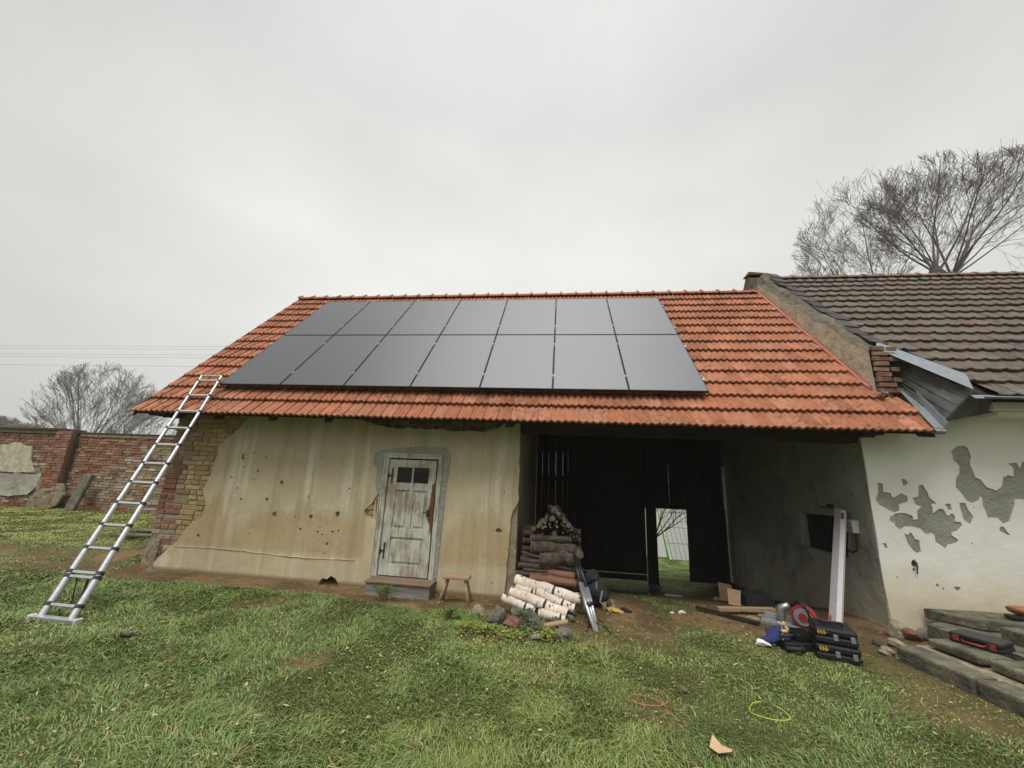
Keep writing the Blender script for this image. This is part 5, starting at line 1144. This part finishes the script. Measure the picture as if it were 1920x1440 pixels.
# ============================================================ STONE STEPS
ss = thing('stone_steps', 'worn mossy stone steps rising along the white farmhouse wall', 'steps', (9.4, -1, 0))
def slabp(pts, z0, z1, seed, nm='step_slab', mat='slab'):
    mb = MB().poly([(a_, b_, z0) for a_, b_ in [(q_.x, q_.y) for q_ in wob([Vector((a_, 0, b_)) for a_, b_ in pts], .012, seed, .12)] ] if False else [(v.x, v.z, z0) for v in wob([Vector((a_, 0, b_)) for a_, b_ in pts], .012, seed, .12)], [], (0, 0, z1 - z0))
    return mb.build(nm, mat, ss, bevel=.018)
slabp([(8.66, -.72), (8.92, -.68), (8.98, -1.30), (8.76, -1.32)], -.1, .13, 1); slabp([(8.77, -1.34), (9.0, -1.32), (9.12, -2.6), (8.92, -2.6)], -.1, .13, 2)
slabp([(8.95, -.55), (9.35, -.50), (9.5, -2.6), (9.14, -2.6)], -.1, .10, 3, mat='rubble')
slabp([(9.02, -.62), (9.36, -.56), (9.40, -1.02), (9.10, -1.02)], .12, .19, 4); slabp([(9.14, -1.06), (9.60, -1.0), (9.72, -2.6), (9.22, -2.6)], .11, .19, 5)
slabp([(9.45, -.1), (9.9, .16), (12, .16), (12, -2.6), (9.74, -2.6), (9.62, -.9)], -.1, .17, 6, mat='slab')
slabp([(9.62, .14), (10.2, .18), (12, .18), (12, -.22), (10.3, -.24), (9.9, -.2)], .172, .28, 7); slabp([(9.86, -.42), (12, -.40), (12, -2.6), (9.92, -2.6)], .172, .29, 8)
stone(1830, 1245, .16, .10, 'rubble', 'yellowish stone wedged in the step joint', 71, grp='stones among the steps'); stone(1880, 1280, .13, .10, 'stone', 'rounded stone on the lowest step at the right edge', 72, grp='stones among the steps')
p = AZ(1792, 1202, .20); cs = thing('tool_case', 'flat black tool case with red latches lying on the stone steps', 'tool case', (p.x, p.y, .19)); r3 = rotz(72)
p = Vector((p.x, p.y, .192)); p = Vector((9.28, -.80, .192)); r3 = rotz(-62)
rb3(MB(), (-.17, 0, 0), (.17, .26, .04)).build('shell_bottom', 'blackp', cs, bevel=.01); rb3(MB(), (-.17, 0, .043), (.17, .26, .085)).build('shell_lid', 'blackp', cs, bevel=.012)
for sx in (-.12, .12): rb3(MB(), (sx - .022, -.012, .018), (sx + .022, -.001, .068)).build('red_latch', 'redp', cs, bevel=.003)
MB().tube([T_((-.08, -.005, .04)), T_((-.06, -.035, .035)), T_((.06, -.035, .035)), T_((.08, -.005, .04))], .008, 8).build('handle', 'redp', cs, smooth=True)
p = AY(1905, 1135, -.1); sh_ = thing('work_shoe', 'brown leather work shoe with dark sole on the top step at the right edge', 'shoe', tuple(p))
MB().blob((p.x + .04, p.y, .38), (.14, .055, .05), 41, 3, .2).build('upper', 'umber', sh_); MB().box((p.x - .10, p.y - .05, .285), (p.x + .2, p.y + .05, .335), j=.006).build('sole', 'blackp', sh_, bevel=.012)
# wall tap remnant
w_ = F(1714, 1060); tpn = thing('wall_tap', 'small broken dark pipe stub in a chipped hole of the white wall', 'pipe stub', (w_.x, .19, w_.z))
MB().tube([(w_.x, .207, w_.z + .03), (w_.x, .16, w_.z + .03), (w_.x - .004, .155, w_.z - .01), (w_.x - .01, .165, w_.z - .09)], [.011, .011, .009, .006], 7).build('pipe', 'iron', tpn, smooth=True)
MB().disc((w_.x, .196, w_.z + .03), (0, 1, 0), .026, 12, .006).build('flange', 'iron', tpn)
# ============================================================ CORDS, SCRAPS IN THE GRASS
def cord(pxs, mat, nm, lb, r=.0026):
    P = [G0(*q_) + Vector((0, 0, .025)) for q_ in pxs]; Q = []
    for i in range(len(P) - 1):
        p0, p1, p2, p3 = P[max(i - 1, 0)], P[i], P[i + 1], P[min(i + 2, len(P) - 1)]
        for t in (0, .25, .5, .75): Q.append(.5 * ((2 * p1) + (p2 - p0) * t + (2 * p0 - 5 * p1 + 4 * p2 - p3) * t * t + (3 * p1 - p0 - 3 * p2 + p3) * t ** 3))
    one(MB().tube(Q + [P[-1]], r, 6), nm, mat, lb, 'cord')
cord([(1218, 1297), (1238, 1302), (1252, 1315), (1250, 1326), (1232, 1331), (1205, 1328), (1185, 1322), (1178, 1316), (1185, 1310), (1205, 1311), (1228, 1318), (1248, 1332), (1250, 1345), (1243, 1350)], 'orangep', 'cord', 'thin orange cord looped on the grass in front of the passage')
cord([(1452, 1330), (1470, 1340), (1482, 1352), (1478, 1358), (1455, 1358), (1430, 1352), (1410, 1344), (1407, 1334), (1414, 1325), (1428, 1323)], 'limec', 'cord', 'thin lime yellow cord loop on the grass at the right')
p = G0(1345, 1416); c = MB(); c.add([(p.x - .045, p.y - .01, p.z + .04), (p.x - .01, p.y - .05, p.z + .035), (p.x + .03, p.y + .0, p.z + .05), (p.x - .005, p.y + .05, p.z + .075), (p.x + .08, p.y - .01, p.z + .04), (p.x + .075, p.y - .03, p.z + .04)], [(0, 1, 2, 3), (1, 5, 4, 2)])
o = one(c, 'cardboard_piece', 'card', 'torn light brown cardboard piece lying in the front lawn', 'cardboard'); md = o.modifiers.new('t', 'SOLIDIFY'); md.thickness = .004
for px, py, lb in ((1282, 1302, 'small dark clod in the grass right of the orange cord'), ): stone(px, py, .07, .05, 'slab', lb, 90, grp=None)

# ============================================================ GRASS (stuff)
def blades(N0, seed, xr, yr, full):
    r = np.random.default_rng(seed); x = r.uniform(*xr, N0); y = r.uniform(*yr, N0)
    d = np.hypot(x - CAM[0], y - CAM[1]); pr = np.clip((1.9 / np.maximum(d, .6)) ** 1.15, 0, 1) if not full else 1 + 0 * d; m = r.random(N0) < pr
    rel = np.stack([x - CAM[0], y - CAM[1], -CAM[2] + 0 * x], 1) @ RM.T
    m &= (rel[:, 2] > .1) & (np.abs(rel[:, 0]) < 1.45 * rel[:, 2]) & (rel[:, 1] > -1.15 * rel[:, 2])
    x, y, d = x[m], y[m], d[m]; g = grassmask(x, y); m = r.random(len(x)) < np.clip(g * 1.05, .0, 1) ** 1.3 + .012; x, y, d = x[m], y[m], d[m]
    out = (x > -.82) & (x < 4.84) & (y > .19) & (y < 5.5) | (x > 9.28) & (y > .19) & (y < 5.5); x, y, d = x[~out], y[~out], d[~out]
    return x, y, d
def grass(name, N0, seed, xr, yr, full=False):
    x, y, d = blades(N0, seed, xr, yr, full); n = len(x); r = np.random.default_rng(seed + 1)
    cl = fbm(x * 3.2, y * 3.2, 8, 3); cl2 = fbm(x * .9, y * .9, 12, 3); g = grassmask(x, y)
    h = (.026 + .026 * sstep(.35, .68, cl)) * r.uniform(.55, 1.35, n) * (.45 + .55 * g) * (1 - .35 * sstep(.2, 1.5, y)) * (1 - .35 * sstep(5.6, 6.6, x) * sstep(4, 5.5, x))
    ang = fbm(x * 1.3, y * 1.3, 60, 3) * 14 + r.normal(0, .75, n); lean = r.uniform(.7, 2.6, n) * (.6 + .8 * cl)
    w = (.0009 + .0005 * d) * r.uniform(.7, 1.4, n); z = gz(x, y) - .004
    dx, dy = np.cos(ang), np.sin(ang); px, py = -dy, dx
    # blades face the open side a little at random
    t = r.uniform(-.9, .9, n); px, py = px * np.cos(t) - py * np.sin(t), px * np.sin(t) + py * np.cos(t)
    b = np.stack([x, y, z], 1); D = np.stack([dx, dy, 0 * dx], 1); P = np.stack([px, py, r.uniform(-.3, .3, n)], 1) * w[:, None]; Zv = np.array([0, 0, 1.])
    mid = b + Zv * (h * .62)[:, None] + D * (h * lean * .30)[:, None]; tip = b + Zv * (h * np.clip(1 - .28 * lean, .25, 1))[:, None] + D * (h * lean)[:, None]
    V = np.stack([b - P, b + P, mid + P * .8, mid - P * .8, tip], 1).reshape(-1, 3).astype(np.float32)
    i5 = np.arange(n) * 5; L = np.stack([i5, i5 + 1, i5 + 2, i5 + 3, i5 + 3, i5 + 2, i5 + 4], 1).ravel().astype(np.int32)
    ls = np.stack([np.arange(n) * 7, np.arange(n) * 7 + 4], 1).ravel().astype(np.int32)
    me = bpy.data.meshes.new(name); me.vertices.add(len(V)); me.vertices.foreach_set('co', V.ravel()); me.loops.add(len(L)); me.loops.foreach_set('vertex_index', L)
    me.polygons.add(len(ls)); me.polygons.foreach_set('loop_start', ls); me.update()
    lush = np.array([.105, .185, .036]); pale = np.array([.24, .30, .10]); dry = np.array([.42, .35, .16]); yel = np.array([.36, .33, .075]); dark = np.array([.085, .135, .03])
    u = r.random(n)[:, None]; c = lush + (pale - lush) * (u ** 1.6); k = (sstep(.5, .72, fbm(x * 1.1 + 9, y * 1.1, 70, 3)) * .6)[:, None]; c = c + (dark - c) * k
    yl = (np.clip(.9 * sstep(.4, 1.2, y) * sstep(-.6, -1.3, x) + .25 * sstep(.42, .6, fbm(x * 1.5, y * 1.5, 71, 3)) * sstep(3.2, 4.2, x), 0, 1))[:, None]; c = c + (yel - c) * yl * r.uniform(.3, 1, (n, 1))
    isd = (r.random(n) < .10 + .25 * (1 - g))[:, None]; c = np.where(isd, dry * r.uniform(.5, 1.1, (n, 1)), c)
    c = c * r.uniform(.75, 1.25, (n, 1)); arr = np.ones((n, 5, 4), np.float32); arr[:, :, :3] = c[:, None, :]; arr[:, :2, :3] *= .9
    ca = me.color_attributes.new('col', 'FLOAT_COLOR', 'POINT'); ca.data.foreach_set('color', arr.ravel()); me.materials.append(MT['grass'])
    o = bpy.data.objects.new(name, me); COL.objects.link(o); o['kind'] = 'stuff'; o['label'] = 'green and yellowed grass of the yard and lawn'; o['category'] = 'grass'; print(name, n); return o
grass('grass', GRASS_N, 5, (-14, 11), (-4.2, 9))
grass('grass_patch', 120000, 9, (4.9, 11.5), (4.6, 9.4), True)['label'] = 'bright grass behind the back door of the passage'
def cover(N0):
    r = np.random.default_rng(77); x = r.uniform(3.2, 6.4, N0); y = r.uniform(-2.6, -.3, N0)
    w = np.exp(-((x - 4.8) / .9) ** 2 - ((y + 1.25) / .6) ** 2) * (.25 + sstep(.45, .6, fbm(x * 3, y * 3, 90, 3))); m = r.random(N0) < w; x, y = x[m], y[m]; n = len(x)
    z = gz(x, y) + r.uniform(.01, .055, n); s = r.uniform(.006, .014, n); a = r.uniform(0, 6.28, n); u = np.stack([np.cos(a), np.sin(a), r.uniform(-.4, .4, n)], 1) * s[:, None]; v = np.stack([-np.sin(a), np.cos(a), r.uniform(-.4, .4, n)], 1) * s[:, None]; b = np.stack([x, y, z], 1)
    V = np.stack([b - u, b - v * .8, b + u, b + v * .8], 1).reshape(-1, 3).astype(np.float32); me = bpy.data.meshes.new('ground_cover'); me.vertices.add(len(V)); me.vertices.foreach_set('co', V.ravel()); L = np.arange(4 * n, dtype=np.int32)
    me.loops.add(len(L)); me.loops.foreach_set('vertex_index', L); me.polygons.add(n); me.polygons.foreach_set('loop_start', (np.arange(n) * 4).astype(np.int32)); me.update()
    cs_ = np.array([[.30, .32, .08], [.20, .28, .05], [.12, .2, .04], [.36, .34, .12]])[r.integers(0, 4, n)] * r.uniform(.7, 1.2, (n, 1)); arr = np.ones((n, 4, 4), np.float32); arr[:, :, :3] = cs_[:, None]
    ca = me.color_attributes.new('col', 'FLOAT_COLOR', 'POINT'); ca.data.foreach_set('color', arr.ravel()); me.materials.append(MT['leaf']); o = bpy.data.objects.new('ground_cover', me); COL.objects.link(o); o['kind'] = 'stuff'; o['label'] = 'small yellow green clover leaves in the lawn below the stones'; o['category'] = 'clover'
cover(8000)
def litter(N0):
    r = np.random.default_rng(99); x = r.uniform(-1, 9.5, N0); y = r.uniform(-3.8, .15, N0); d = np.hypot(x - CAM[0], y - CAM[1]); n = len(x)
    z = gz(x, y) + r.uniform(.012, .04, n); L = r.uniform(.008, .03, n); a = r.uniform(0, 6.28, n); wd_ = r.uniform(.0015, .005, n) * np.where(L < .025, 2.2, 1)
    u = np.stack([np.cos(a), np.sin(a), r.uniform(-.35, .35, n)], 1) * L[:, None]; v = np.stack([-np.sin(a), np.cos(a), r.uniform(-.5, .5, n)], 1) * wd_[:, None]; b = np.stack([x, y, z], 1)
    V = np.stack([b - u, b - v, b + u, b + v], 1).reshape(-1, 3).astype(np.float32); me = bpy.data.meshes.new('leaf_litter'); me.vertices.add(len(V)); me.vertices.foreach_set('co', V.ravel()); Lp = np.arange(4 * n, dtype=np.int32)
    me.loops.add(len(Lp)); me.loops.foreach_set('vertex_index', Lp); me.polygons.add(n); me.polygons.foreach_set('loop_start', (np.arange(n) * 4).astype(np.int32)); me.update()
    cs_ = np.array([[.30, .21, .10], [.42, .35, .2], [.16, .09, .05], [.22, .15, .08]])[r.integers(0, 4, n)] * r.uniform(.6, 1.15, (n, 1)); arr = np.ones((n, 4, 4), np.float32); arr[:, :, :3] = cs_[:, None]
    ca = me.color_attributes.new('col', 'FLOAT_COLOR', 'POINT'); ca.data.foreach_set('color', arr.ravel()); me.materials.append(MT['leaf']); o = bpy.data.objects.new('leaf_litter', me); COL.objects.link(o); o['kind'] = 'stuff'; o['label'] = 'dead straw and small brown leaves scattered in the turf'; o['category'] = 'leaf litter'
litter(2600)
hz = MB().box((-215, -14, -3), (60, 125, 31)).build('haze', 'blackp', None); hz['kind'] = 'stuff'; hz['label'] = 'thin winter haze over the yard and far trees'; hz['category'] = 'haze'
hm = bpy.data.materials.new('haze_air'); hm.use_nodes = True; hn = hm.node_tree; hn.nodes.clear(); ho = hn.nodes.new('ShaderNodeOutputMaterial'); hv = hn.nodes.new('ShaderNodeVolumePrincipled')
hv.inputs['Color'].default_value = (.93, .94, .93, 1); hv.inputs['Density'].default_value = .0013; hn.links.new(hv.outputs[0], ho.inputs['Volume']); hz.data.materials.clear(); hz.data.materials.append(hm)
for o in bpy.data.objects:
    if 'base' in o: del o['base']
